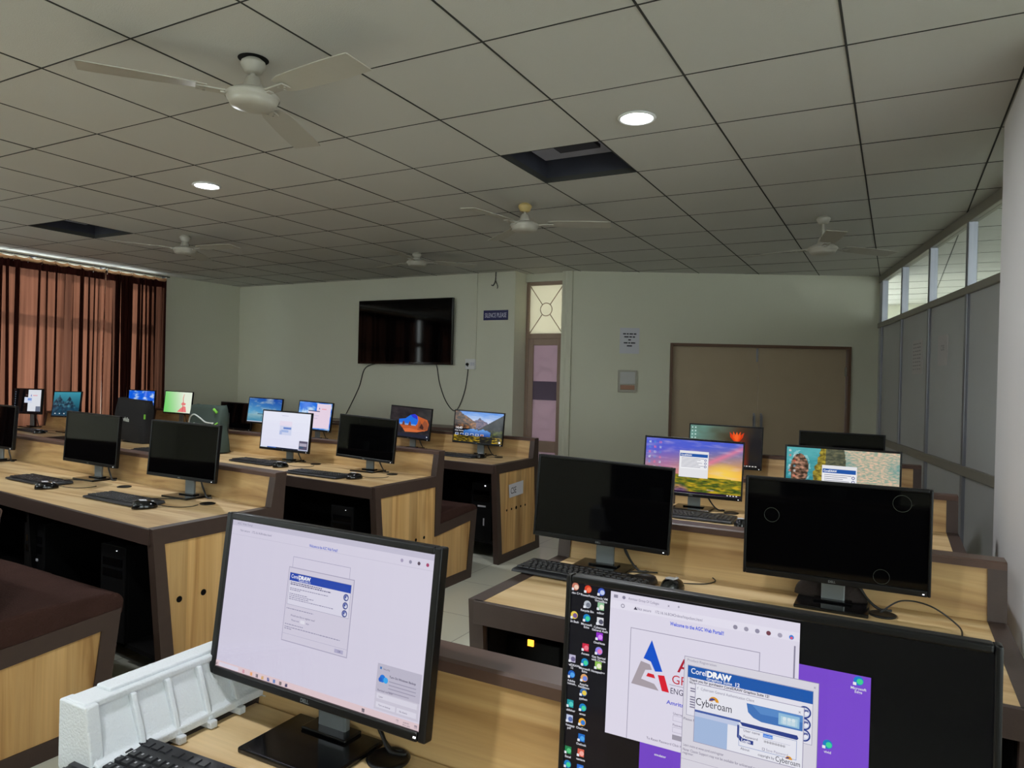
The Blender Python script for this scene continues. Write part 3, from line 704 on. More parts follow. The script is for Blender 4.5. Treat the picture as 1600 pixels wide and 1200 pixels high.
def p_coast(c):
    def f(u, v):
        sea = mixc((28, 112, 128), (90, 176, 180), v+.4*fb_(u, v*2, 8)); 
        d = ((u-.12)/.085)**2+((v-.62)/.27)**2
        if u > .40: 
            k = fb_(u*1.4, v*2.2, 22, 3); s_ = mixc((232, 196, 168), (150, 170, 150), .5+k*1.3)
            s_ = mixc(s_, (60, 140, 150), max(0, .62-abs(u-.5)*3-abs(v-.70)*1.5)+max(0, (u-.86)*5)*max(0, .75-abs(v-.72)*3))
            sea = s_ if u > .44+.03*nz(u, v, 9) else mixc(sea, s_, .5)
        if .2+.1*(1-v) < u < .42 and v < 1: 
            lft = .19+.13*(v**1.2)+.02*nz(u, v, 14)
            if u > lft and u < .53-.0*v and u < .44+.02*nz(u, v, 10, 3):
                k = fb_(u, v, 24, 6); sea = mixc((96, 84, 34), (190, 170, 60), .5+k) if u < .36 else mixc((72, 76, 60), (110, 112, 84), .5+k)
                if v < .25+.9*(.3-u): sea = mixc((230, 200, 40), (170, 150, 30), .4+k)
        if u > .36 and u < .55 and v > .55 and ((u-.45)/.09)**2+((v-.7)/.5)**2 < 1: sea = mixc((66, 72, 60), (112, 110, 84), .5+fb_(u, v, 26, 2))
        if d < 1+.25*nz(u, v, 12): sea = mixc((58, 46, 36), (204, 150, 124), .42+fb_(u, v, 24, 1)*.9)
        elif d < 1.5 and nz(u, v, 16, 4) > .05: sea = mixc(sea, (200, 225, 225), .5)
        return sea
    c.grid(f, 150, 84)
    for i in range(2):
        for j in range(9): c.rect(.02+.045*i, .92-.09*j, .042+.045*i, .96-.09*j, [(235, 225, 220), (230, 110, 90), (90, 170, 190)][(i*2+j) % 3], lift=0)
    x0, z0 = c.P(.33, .12); x1, z1 = c.P(.64, .72); dialog(c, x0, z0, x1, z1)
def p_tulip(c):
    def f(u, v):
        b = mixc((104, 150, 140), (70, 52, 36), u*1.6+.5*(1-v)-.2); b = mixc(b, (36, 34, 36), (u-.6)*4+.6*(.4-v))
        b = mixc(b, (178, 50, 26), max(0, 1-abs(u-.72)/.13)*(1-v)*1.3)
        return mixc(b, (60, 48, 24), max(0, fb_(u, v, 3))*.5)
    c.grid(f, 80, 45)
    for du, hh, wd, col in ((-.055, .25, .045, (214, 58, 20)), (.055, .25, .045, (214, 58, 20)), (-.028, .27, .04, (240, 84, 28)), (.028, .27, .04, (240, 84, 28)), (0, .26, .045, (250, 100, 40))):
        c.poly([(.66+du*.5, .62), (.66+du+wd*.6, .74), (.66+du*1.8, .62+hh), (.66+du-wd*.8, .74)], col)
    for i in range(2):
        for j in range(6): c.rect(.02+.045*i, .92-.09*j, .04+.045*i, .955-.09*j, (190, 220, 215), lift=0)
    c.rect(0, 0, 1, .05, (26, 22, 24)); [c.rect(.76+.04*k, .015, .785+.04*k, .035, (230, 225, 220)) for k in range(5)]
def p_lake(c):
    def f(u, v):
        sky = mixc((196, 204, 232), (60, 130, 224), (v-.6)*2.6-.2+.25*fb_(u*2, v*5, 3))
        ml = .96-.95*(u-.12)+.03*nz(u, v, 20); mr_ = .55+1.05*(u-.62); md = .80-.9*abs(u-.52)+.05*nz(u, 0, 22)
        if v < .2: 
            k = fb_(u, v*2, 12, 4); return mixc((38, 36, 20), (206, 166, 40), .3+k) if not (.55 < u < .8) else mixc((30, 28, 26), (120, 110, 40), k)
        if v > .44:
            if v < ml-.0 and u < .45: return mixc((46, 34, 30), (170, 110, 60), .25+(u-.12)*1.3+fb_(u, v, 16)*.8)
            if v < mr_: return mixc((22, 22, 28), (46, 42, 44), .4+fb_(u, v, 10))
            if v < md: return mixc((66, 62, 96), (130, 106, 120), .5+fb_(u, v, 20))
            return sky
        pk = .44-.42*abs(u-.40) if u < .49 else .44-.5*abs(u-.60)
        if .2 < u < .76 and v < pk+.03*nz(u, 0, 24): return mixc((30, 70, 150), (88, 158, 232), (v-.2)*4)
        if u > .76: return mixc((26, 30, 26), (96, 104, 44), fb_(u, v, 10)+.1+max(0, 1-abs(v-.2-(u-.76)*1.1)*9)*.8)
        return mixc((18, 20, 30), (48, 38, 36), fb_(u, v, 12)+.3)
    c.grid(f, 120, 68)
    c.text('14:49', *c.P(.025, .40), .031, (250, 250, 255), bold=.01); c.text('Friday, 9 January', *c.P(.02, .335), .0125, (245, 245, 250), bold=.02)
    for k in range(6): c.rect(.03+.105*k, .20+.015*(k % 2), .10+.105*k, .275, (220, 228, 240) if k != 5 else (206, 176, 170), lift=0 if k else 1)
    for k in range(6): c.rect(.038+.105*k, .215, .092+.105*k, .262, (40, 70, 130) if k < 5 else (150, 100, 90), lift=0 if k else 1)
    c.disc(.955, .05, .02, (240, 240, 240), True, asp=1.7)
def p_desert(c):
    c.grid(lambda u, v: mixc((36, 34, 38), (54, 50, 52), .5+fb_(u, v, 6)), 40, 24)
    c.poly([(.22, .58), (.38, .62), (.50, .76), (.60, .80), (.68, .74), (.92, .64), (.97, .50), (.95, .30), (.70, .19), (.40, .16), (.34, .26), (.24, .40)], (190, 94, 48))
    c.poly([(.22, .58), (.38, .62), (.50, .76), (.60, .80), (.67, .74), (.70, .60), (.68, .46), (.62, .40), (.24, .40), (.22, .46)], (36, 112, 226))
    c.poly([(.50, .76), (.60, .80), (.67, .74), (.68, .62), (.56, .68)], (44, 56, 210)); c.poly([(.24, .40), (.24, .47), (.46, .45), (.64, .44), (.66, .40)], (120, 166, 220))
    for u in (.34, .50): c.poly([(u-.04, .39), (u-.02, .50), (u, .54), (u+.02, .50), (u+.04, .39)], (120, 66, 52))
    c.poly([(.70, .26), (.74, .60), (.80, .46), (.86, .62), (.93, .54), (.96, .36), (.88, .24)], (150, 82, 54)); c.poly([(.74, .34), (.79, .50), (.85, .38), (.84, .30)], (70, 42, 36))
    c.poly([(.34, .26), (.50, .30), (.75, .26), (.95, .29), (.70, .19), (.40, .16)], (216, 112, 62)); c.rect(0, 0, 1, .12, (40, 42, 56)); c.disc(.95, .06, .012, (220, 230, 240), True, asp=1.7)
def p_white2(c):
    c.grid(lambda u, v: mixc((232, 232, 252), (238, 240, 255), v), 4, 4)
    c.rect(.40, .90, .54, .91, (190, 190, 225)); x0, z0 = c.P(.37, .34); x1, z1 = c.P(.63, .80)
    c.rect(x0, z0+.075, x1, z1-.01, (238, 228, 246), False); c.rect(x0+.004, z0+.01, x1, z0+.075, (214, 220, 246), False)
    c.rect(x0+.04, z0+.052, x1-.005, z0+.066, (110, 140, 210), False); c.rect(x0+.02, z0+.03, x1-.03, z0+.046, (170, 190, 235), False); c.rect(x0+.006, z0+.012, x0+.03, z0+.04, (180, 195, 236), False)
    c.rect(.81, .03, .985, .26, (92, 86, 112)); c.rect(.82, .12, .97, .20, (176, 170, 190)); c.rect(.82, .07, .9, .11, (60, 90, 120)); c.rect(0, 0, 1, .028, (26, 34, 60)); c.rect(0, 0, .15, .028, (220, 230, 250)); c.rect(.8, 0, 1, .028, (180, 186, 210))
    c.rect(.16, .004, .34, .024, (60, 110, 200))
def p_whiteblue(c):
    c.grid(lambda u, v: mixc((20, 110, 226), (190, 214, 240), .2+1.3*fb_(u, v, 4, 3)+.4*(u < .15)), 60, 34)
    c.poly([(.55, .97), (.97, .97), (.97, .06), (.30, .02), (.30, .66), (.55, .66)], (238, 218, 236)); c.poly([(.30, .66), (.65, .66), (.65, .69), (.30, .70)], (60, 70, 120))
    c.poly([(.61, .76), (.63, .83), (.65, .76)], (60, 80, 170)); c.rect(.7, .76, .84, .79, (240, 160, 170)); c.rect(.45, .40, .6, .42, (200, 190, 220)); c.rect(.44, .5, .64, .52, (200, 200, 225))
def p_beach(c):
    def f(u, v):
        if v > .34: return mixc(mixc((96, 168, 206), (24, 76, 170), (v-.34)*1.4+.3*(u-.4)), (186, 196, 200), max(0, fb_(u, v*1.6, 4, 2)+.05)*.9)
        return mixc((150, 186, 196), (40, 120, 160), (.34-v)*2.4+.2*fb_(u*.5, v*6, 8))
    c.grid(f, 80, 45); c.rect(.3, .33, .8, .355, (50, 70, 90)); c.rect(.42, .15, .43, .27, (40, 50, 60)); c.rect(0, 0, 1, .035, (200, 206, 222))
def p_green(c):
    c.grid(lambda u, v: mixc((120, 214, 112), (236, 246, 226), u*1.35-.1+.2*v), 50, 28)
    c.poly([(.50, .04), (.62, .22), (.74, .34), (.80, .30), (.84, .04)], (240, 130, 130)); c.poly([(.62, .42), (.68, .52), (.80, .46), (.78, .38), (.68, .36)], (236, 128, 128))
    c.poly([(.69, .50), (.67, .70), (.70, .90), (.72, .90), (.70, .70), (.72, .50)], (230, 150, 140)); c.poly([(.68, .36), (.69, .04), (.71, .04), (.71, .36)], (220, 100, 100))
def p_sky(c): c.grid(lambda u, v: mixc((16, 96, 228), (200, 214, 246), 1.5*max(0, fb_(u, v*1.3, 5, 1)-.02)), 80, 45)
def p_teal(c):
    def f(u, v):
        b = mixc((58, 150, 170), (24, 60, 78), (1-v)*1.1); d = min(abs(u-.24)+.1, abs(u-.58)); k = .95-1.5*abs(u-.22) ; k2 = .9-1.7*abs(u-.6)
        if v < max(k, k2)*.9+.06*nz(u, v, 16): b = mixc((22, 44, 60), (70, 130, 150), .35+fb_(u, v, 9, 3))
        if v < .35: b = mixc(b, (16, 56, 80), .6)
        return b
    c.grid(f, 80, 45)
    for k in range(5): c.rect(.1+.17*k, .07, .14+.17*k, .11, (210, 220, 225))
def p_blackwin(c):
    c.rect(0, 0, 1, 1, (8, 8, 10))
    for i in range(1):
        for j in range(8): c.rect(.03, .86-.1*j, .06, .9-.1*j, (110, 130, 150), lift=0)
    c.rect(.51, .06, .965, .98, (226, 230, 238)); c.rect(.38, .42, .66, .66, (214, 222, 240)); c.rect(.50, .52, .64, .62, (130, 160, 220)); c.rect(.8, .06, .96, .28, (110, 120, 140))
    c.poly([(.60, .70), (.62, .80), (.64, .70)], (60, 90, 190)); c.rect(.68, .72, .84, .76, (230, 170, 180)); c.rect(.42, .72, .5, .78, (80, 60, 60)); c.rect(0, 0, 1, .045, (16, 16, 22)); c.rect(.05, .01, .14, .035, (180, 190, 200))
def p_frontwhite(c):
    BGC = (214, 209, 229)
    c.grid(lambda u, v: mixc((205, 200, 222), (220, 215, 233), .4+.5*u+.2*v), 12, 8)
    c.rect(-.2277, .1215, .2275, .1315, (200, 196, 216), False); c.rect(-.2277, .1055, .2275, .106, (196, 192, 212), False)
    c.text('AGC Web Portal', -.214, .124, .0055, (140, 136, 160)); c.text('Not secure   172.16.16.8/index.html', -.205, .1125, .0055, (130, 126, 150))
    for k, cc in enumerate([(170, 160, 190), (150, 146, 170), (92, 80, 96), (170, 70, 110)]): c.disc(.165+.0165*k, .1135, .0028, cc)
    c.text('Welcome to the AGC Web Portal!!', -.0005, .0955+.012, .0068, (92, 112, 206), width=.064, bold=.02, center=True)
    c.frame(-.0660, .04, .0632, .0868, .0006, (150, 146, 176))
    c.rect(-.0735, -.0545, .0745, .069, (176, 171, 194), False); c.rect(-.0722, -.0530, .0728, .0676, (213, 208, 226), False)
    c.rect(-.0693, .0069, .0685, .0598, (222, 219, 236), False); c.frame(-.0695, .0065, .0690, .0600, .0005, (150, 148, 172))
    c.rect(-.0693, .0465, .0687, .0595, (38, 72, 176), False); c.text('Corel', -.066, .0510, .0088, (235, 235, 250), bold=.01, width=.0165); c.text('DRAW', -.0485, .0510, .0088, (250, 250, 255), bold=.05); c.text('Graphics Suite 12', -.048, .0475, .0038, (230, 232, 250), bold=.02)
    tl = [(.0430, 0, .072, 1), (.0400, 0, .093, 1), (.0335, 0, .088, 0), (.0308, 0, .024, 0), (.0245, 0, .042, 0), (.0215, 0, .056, 0), (.0185, 0, .046, 0), (.0155, 0, .102, 0), (-.0005, -.0, .062, 0), (-.0265, 0, .042, 0), (-.0310, 0, .125, 0), (-.0340, 0, .016, 0)]
    rnd = random.Random(4)
    for z, o_, w_, bd in tl:
        x = -.066 if z > 0 else -.069; e = x+w_
        while x < e: ww = rnd.uniform(.002, .006); c.rect(x, z, min(x+ww, e), z+(.0016 if bd else .0013), (96, 92, 130) if bd else (146, 142, 170), False, 0); x += ww+.0012
    c.layer += 1
    c.text('Would you like to register now?', -.058, -.0115, .0045, (104, 100, 134), width=.056); c.text('Please wait', -.055, -.0190, .004, (116, 112, 146)); c.rect(-.034, -.0200, -.024, -.0145, (230, 228, 240), False); c.text('days', -.021, -.019, .004, (116, 112, 146))
    for z, k in ((.0386, 0), (.0255, 1), (.0130, 2)):
        c.disc(.0600, z, .0056, (44, 56, 128)); c.disc(.0600, z, .0043, (120, 130, 190)); c.disc(.0612, z-.0008, .0027, (226, 226, 242)); c.rect(.0580, z-.001, .0605, z+.0022, (52, 62, 136), False)
    c.rect(-.0722, -.0420, .0728, -.0415, (180, 176, 198), False); c.rect(.0470, -.0505, .0655, -.0445, (178, 174, 204), False); c.text('OK', .054, -.0490, .0045, (90, 86, 130))
    c.rect(-.2277, -.1300, .2295, -.1185, (226, 202, 208), False)
    for x, cc in ((-.224, (70, 60, 70)), (-.155, (206, 130, 150)), (-.135, (236, 170, 110)), (-.121, (60, 56, 72)), (-.107, (214, 170, 90)), (-.093, (50, 84, 150)), (-.079, (60, 120, 190)), (-.064, (90, 84, 90)), (-.050, (44, 44, 90)), (.118, (90, 86, 100)), (.185, (120, 116, 130)), (.220, (70, 80, 110))): c.rect(x-.0028, -.1272, x+.0028, -.1215, cc, False, 0)
    c.layer += 1; c.rect(-.218, -.1275, -.168, -.1210, (222, 216, 232), False)
    c.text('10:49 PM', .196, -.1238, .003, (90, 80, 100)); c.text('09-01-2026', .196, -.1272, .003, (90, 80, 100))
    c.rect(.1385, -.1160, .2235, -.0475, (192, 188, 206), False); c.rect(.1385, -.1160, .2235, -.0900, (206, 202, 218), False)
    c.disc(.150, -.0690, .0058, (34, 120, 220)); c.disc(.1565, -.0705, .0045, (60, 170, 240)); c.disc(.146, -.0712, .0036, (40, 100, 200)); c.rect(.1435, -.0555, .147, -.0520, (60, 120, 190), False)
    c.text('Security', .150, -.0555, .004, (110, 106, 130)); c.text('Turn On Windows Backup', .163, -.0650, .0046, (90, 86, 112), bold=.02)
    for k in range(4): c.rect(.163, -.0712-.0052*k, .163+.052-.012*(k == 3), -.0700-.0052*k, (156, 152, 174), False, 0)
    c.layer += 1; c.text('Remind me later', .1425, -.0885, .0045, (104, 100, 124)); c.rect(.1420, -.0995, .2195, -.0915, (220, 217, 232), False); c.text('Later', .146, -.0975, .004, (110, 106, 130))
    for a, b, s_ in ((.1420, .1795, 'Turn on backup'), (.1825, .2195, 'No thanks')): c.rect(a, -.1125, b, -.1045, (222, 219, 234), False); c.text(s_, a+.005, -.1100, .0036, (96, 92, 116))
def p_frontpurple(c):
    PUR = (122, 74, 206)
    c.grid(lambda u, v: mixc((20, 19, 28), (5, 5, 8), u*1.7), 8, 6)
    c.grid(lambda u, v: mixc((108, 62, 190), (134, 84, 220), .3+.5*u), 6, 6, (-.1324+.2335)/.467, 0, (.1225+.2335)/.467, (.0868+.127)/.262)
    W_ = (228, 223, 240)
    def icon(x, z, col, txt, col2=None, t2=None, rnd=True):
        L_ = c.layer
        if rnd: c.disc(x, z, .0050, col, n=16)
        else: c.rect(x-.0045, z-.0048, x+.0045, z+.0048, col, False)
        if col2: c.disc(x+.0012, z-.0006, .0032, col2, n=12)
        c.rect(x-.0055, z-.0052, x-.0022, z-.0020, (238, 240, 248), False)
        c.text(txt, x, z-.0098, .0040, (228, 228, 236), center=True, bold=.02)
        if t2: c.text(t2, x, z-.0134, .0040, (228, 228, 236), center=True, bold=.02)
        c.layer = L_
    A_, B_, C_ = -.2284, -.2105, -.1918
    icon(A_, .1285, (200, 120, 100), 'Turbo C++', (240, 210, 190)); icon(B_, .1278, (216, 66, 40), 'PowerPoint', (250, 120, 80)); icon(C_, .1272, (60, 90, 190), 'Oracle VM', (200, 210, 240), 'VirtualBox')
    icon(B_, .1080, (190, 196, 206), 'Recycle Bin', (120, 126, 140)); icon(C_, .1085, (150, 200, 160), 'editor', (240, 240, 220), None, False)
    icon(A_, .0912, (236, 206, 80), 'Git Bash', (120, 90, 150)); icon(B_, .0905, (30, 130, 200), 'Microsoft', (70, 214, 160), 'Edge'); icon(C_, .0895, (226, 226, 232), 'Cyberoam', (90, 90, 110), 'General Auth', False)
    icon(C_, .0700, (150, 50, 206), 'OneNote', (220, 140, 250), None, False); icon(B_, .0525, (206, 40, 70), 'Access', (240, 120, 140), None, False); icon(C_, .0515, (150, 140, 240), 'Get Started', (240, 130, 190), 'with Oracle')
    icon(A_, .0345, (196, 190, 216), 'CorelDRAW', (110, 100, 140), '12', False); icon(B_, .0333, (30, 130, 200), 'Microsoft', (70, 214, 160), 'Edge'); icon(C_, .0330, (150, 200, 90), 'Notepad++', (240, 240, 210), None, False)
    icon(A_, .0140, (30, 96, 190), 'Adobe', (90, 170, 240), 'Photosh..'); icon(B_, .0130, (230, 170, 110), 'Apache', (110, 140, 230), 'NetBeans'); icon(B_, -.0055, (60, 110, 170), 'python', (240, 210, 80))
    icon(A_, -.0240, (30, 150, 160), 'Publisher', (90, 210, 200), None, False); icon(B_, -.0250, (30, 130, 200), 'emax', (70, 214, 160)); icon(A_, -.0434, (196, 206, 236), 'whatsapp', (90, 110, 170), 'pdf', False); icon(B_, -.0436, (240, 176, 50), 'OneDrive', (50, 130, 220))
    icon(B_, -.0638, (30, 110, 200), 'Outlook', (80, 170, 240), None, False); icon(A_, -.0840, (30, 130, 80), 'Excel', (90, 200, 130), None, False); icon(B_, -.0830, (220, 100, 80), 'vantage', (250, 180, 170), None, False)
    icon(A_, -.1020, (30, 130, 200), 'Key', (70, 214, 160)); icon(B_, -.1030, (40, 110, 210), 'Word', (110, 170, 240), None, False); icon(.1105, .0797, (30, 130, 210), 'Microsoft', (70, 214, 150), 'Edge'); icon(.0815, .004, (30, 130, 200), 'vivid', (70, 214, 160))
    c.layer += 8; c.text('emulator', -.106, -.0600, .004, (228, 228, 236), bold=.02, center=True)
    c.rect(-.1788, -.0485, .0493, .1308, W_, False)
    c.text('Amritsar Group Of Colleges', -.155, .1236, .0045, (126, 122, 146), width=.040); c.disc(-.161, .1252, .0022, (140, 136, 160)); c.text('x', -.104, .1232, .005, (100, 96, 116)); c.text('+', -.092, .1232, .006, (110, 106, 126)); c.rect(-.1745, .1232, -.1690, .1272, (150, 146, 166), False)
    c.rect(-.1788, .1098, .0493, .1200, (234, 230, 245), False); c.text('Not secure    172.16.16.8/24Online/httpclient.html', -.143, .1128, .0048, (116, 112, 136), width=.082); c.poly([(-.1475, .1125), (-.145, .1165), (-.1425, .1125)], (70, 66, 86), False); c.disc(-.1620, .1145, .0026, (150, 146, 166)); c.disc(-.1620, .1145, .0016, (234, 230, 245))
    for k, cc in enumerate([(150, 146, 166), (160, 156, 176), (150, 146, 170), (120, 70, 84), (170, 166, 186), (60, 130, 220)]): c.disc(-.022+.0125*k, .1135, .0026, cc)
    c.disc(.0405, .1128, .0014, (240, 90, 110))
    c.text('Welcome to the AGC Web Portal!!', -.0675, .1015, .0062, (84, 104, 226), width=.065, bold=.03, center=True)
    c.rect(.0435, .066, .0452, .1045, (140, 136, 158), False)
    c.rect(-.1502, .0890, .0070, .0898, (160, 156, 176), False); c.rect(-.1502, -.0484, -.1494, .0890, (160, 156, 176), False, 0); c.rect(.0062, -.0484, .0070, .0890, (160, 156, 176), False, 0)
    # triangular emblem: blue peak, grey flank, red foot
    c.poly([(-.1221, .0790), (-.1319, .0548), (-.1225, .0525), (-.1165, .0415), (-.1073, .0429)], (20, 84, 206), False)
    c.poly([(-.1351, .0508), (-.1235, .0487), (-.1205, .0425), (-.1290, .0410), (-.1340, .0290), (-.1170, .0262), (-.1110, .0190), (-.1466, .0207)], (172, 162, 170), False)
    c.poly([(-.1276, .0335), (-.1255, .0380), (-.1180, .0375), (-.1160, .0330)], (214, 34, 50), False); c.poly([(-.1129, .0380), (-.1047, .0388), (-.0980, .0196), (-.1070, .0198)], (222, 34, 52), False)
    c.text('A', -.0885, .0470, .0240, (176, 34, 56), bold=.01); c.text('GROUP', -.0955, .0320, .0150, (196, 40, 60), width=.05); c.rect(-.0980, .0296, -.078, .0300, (90, 86, 106), False); c.text('ENGINEERING', -.0968, .0195, .0100, (64, 60, 84), width=.052)
    c.text('Amritsar Group', -.1005, .0060, .0066, (90, 92, 214), width=.05, bold=.02); c.text('Username', -.092, -.0050, .0040, (110, 106, 126)); c.frame(-.092, -.0125, -.075, -.0060, .0004, (180, 176, 196)); c.text('Password', -.092, -.0185, .0040, (110, 106, 126)); c.frame(-.092, -.0262, -.075, -.0198, .0004, (180, 176, 196)); c.rect(-.092, -.0350, -.070, -.0290, (160, 156, 170), False); c.text('To Reset Password Click Here', -.124, -.0425, .0042, (100, 96, 116), width=.05)
    # registration window
    c.rect(-.0806, -.0700, .0712, .0684, (150, 146, 170), False); c.rect(-.0800, -.0694, .0706, .0678, (222, 219, 230), False); c.text('Product Registration', -.077, .0630, .0042, (150, 146, 166)); c.text('x', .0655, .0615, .005, (150, 146, 166))
    c.rect(-.0757, -.0010, .0652, .0585, (232, 230, 242), False); c.frame(-.0760, -.0012, .0655, .0587, .0005, (150, 148, 172))
    c.rect(-.0757, .0440, .0652, .0580, (34, 92, 176), False); c.text('Corel', -.0722, .0493, .0092, (245, 245, 255), bold=.01, width=.0185); c.text('DRAW', -.0530, .0493, .0092, (255, 255, 255), bold=.06); c.text('Graphics Suite', -.0532, .0450, .0046, (230, 234, 250), bold=.02, width=.030); c.text('12', -.0205, .0450, .0060, (240, 240, 252), bold=.03)
    c.text('Thank you for purchasing CorelDRAW Graphics Suite 12!', -.0735, .0402, .0044, (50, 46, 66), width=.092, bold=.02); c.text('We hope you enjoy the many new features', -.0735, .0368, .0040, (50, 46, 66), width=.05, bold=.02)
    rnd = random.Random(2)
    for z in (.0305, .0275, .0205, .0175, .0145, .0115, .0085): c.rect(-.0720, z, -.0655, z+.0015, (130, 126, 150), False, 0)
    c.layer += 1; c.text('Please fill in the form', -.0790, -.0075, .0042, (110, 106, 130)); c.text('Learn more at www.corel.com/register', -.078, -.0385, .0045, (110, 106, 130), width=.048); c.text('Note: Classic Support may not be available for unlicensed products. Please', -.0785, -.0440, .0045, (110, 106, 130), width=.105); c.text('register.', -.0785, -.0478, .0042, (110, 106, 130)); c.rect(-.0800, -.0540, .0706, -.0535, (180, 176, 192), False)
    for z in (.0334, .0206, .0080):
        c.disc(.0570, z, .0068, (40, 60, 140)); c.disc(.0570, z, .0052, (214, 218, 238)); c.rect(.0555, z-.002, .0610, z+.003, (90, 100, 160), False); c.disc(.0590, z-.001, .0022, (240, 240, 250))
    # login client
    c.rect(-.0662, -.0307, .0568, .0386, (164, 160, 184), False); c.rect(-.0654, -.0299, .0560, .0379, (236, 236, 246), False); c.text('f   Cyberoam General Authentication Client', -.0635, .0318, .0046, (130, 126, 150), width=.066); c.text('x', .0505, .0310, .005, (120, 116, 140))
    c.poly([(-.0060, .0290), (-.0040, .0190), (.0020, .0140), (.0110, .0112), (.0555, .0118), (.0555, .0290)], (70, 120, 190), False); c.poly([(.0000, .0285), (.0100, .0200), (.0555, .0215), (.0555, .0285)], (92, 142, 206), False); c.rect(.0295, .0135, .0520, .0265, (150, 194, 224), False); c.rect(.0320, .0150, .0500, .0235, (182, 214, 232), False)
    for x in (.036, .041, .0455): c.disc(x, .0212, .0020, (222, 236, 242)); c.rect(x-.002, .0150, x+.002, .0195, (206, 226, 236), False)
    c.text('Cyberoam', -.0650, .0135, .0125, (44, 42, 62), width=.0425); c.disc(-.0435, .0215, .0058, (226, 156, 40), a0=0, a1=180); c.disc(-.0448, .0215, .0040, (60, 70, 150), a0=40, a1=180); c.disc(-.0430, .0212, .0020, (236, 236, 246), a0=0, a1=180)
    c.rect(-.0654, .0052, -.0120, .0078, (72, 96, 168), False); c.poly([(-.0654, -.0002), (-.0654, .0052), (-.0140, .0050), (-.0120, -.0002)], (196, 206, 234), False)
    c.rect(-.0654, -.0299, -.0265, .0000, (168, 190, 226), False); c.poly([(-.0130, .0060), (-.0100, .0020), (.0500, .0010), (.0515, .0030), (.0500, .0060)], (48, 66, 140), False)
    c.poly([(-.0155, .0020), (-.0155, -.0120), (-.0110, -.0165), (.0030, -.0170), (.0030, -.0125), (-.0090, -.0120), (-.0135, -.0085), (-.0135, .0020)], (48, 66, 140), False)
    c.frame(-.0135, -.0215, .0500, .0002, .0006, (150, 166, 206)); c.text('User name', -.0085, -.0040, .0042, (80, 76, 100)); c.rect(.0135, -.0050, .0240, -.0008, (70, 130, 230), False); c.text('student', .0142, -.0043, .0038, (200, 224, 250)); c.text('Password', -.0085, -.0108, .0042, (80, 76, 100)); c.text('********', .0145, -.0130, .0070, (40, 36, 50)); c.rect(.0130, -.0070, .0430, -.0066, (190, 190, 210), False)
    c.text('Login', -.0105, -.0160, .0048, (240, 240, 250), bold=.03); c.frame(.0130, -.0198, .0158, -.0170, .0004, (110, 106, 130)); c.text('Save Password', .0172, -.0196, .0040, (150, 146, 170)); c.text('About', -.0110, -.0252, .0040, (80, 76, 100)); c.text('copyright by', .0085, -.0272, .0042, (50, 46, 66), width=.018); c.text('Cyberoam', .0275, -.0280, .0082, (44, 42, 62), width=.0265); c.disc(.0420, -.0225, .0036, (226, 156, 40), a0=0, a1=180); c.disc(.0412, -.0225, .0024, (60, 70, 150), a0=40, a1=180)
    c.rect(-.2335, -.1265, .2335, -.1200, (28, 22, 40), False)

# ------------------------------------------------------------------ monitors
_mc = {}
def cached(key, fn):
    if key not in _mc: _mc[key] = fn()
    return _mc[key]
def housing_mesh(bz, bt, bb):
    w, h = .241, .1435; mb = MB()
    mb.box(-w, -w+bz, -.004, .016, -h, h); mb.box(w-bz, w, -.004, .016, -h, h); mb.box(-w+bz, w-bz, -.004, .016, h-bt, h); mb.box(-w+bz, w-bz, -.006, .016, -h, -h+bb)
    mb.add([(-w, .016, -h), (w, .016, -h), (w, .016, h), (-w, .016, h), (-w+.03, .034, -h+.02), (w-.03, .034, -h+.02), (w-.03, .034, h-.03), (-w+.03, .034, h-.03)], [(0, 1, 5, 4), (1, 2, 6, 5), (2, 3, 7, 6), (3, 0, 4, 7), (4, 5, 6, 7), (0, 3, 2, 1)])
    mb.box(-.13, .13, .03, .052, -.10, .05)
    return mb.mesh('housing', BLK)
def panel_mesh(bz, bt, bb):
    w, h = .241, .1435
    return MB().box(-w+bz-.001, w-bz+.001, .0004, .006, -h+bb-.001, h-bt+.001).mesh('panel', SCROFF)
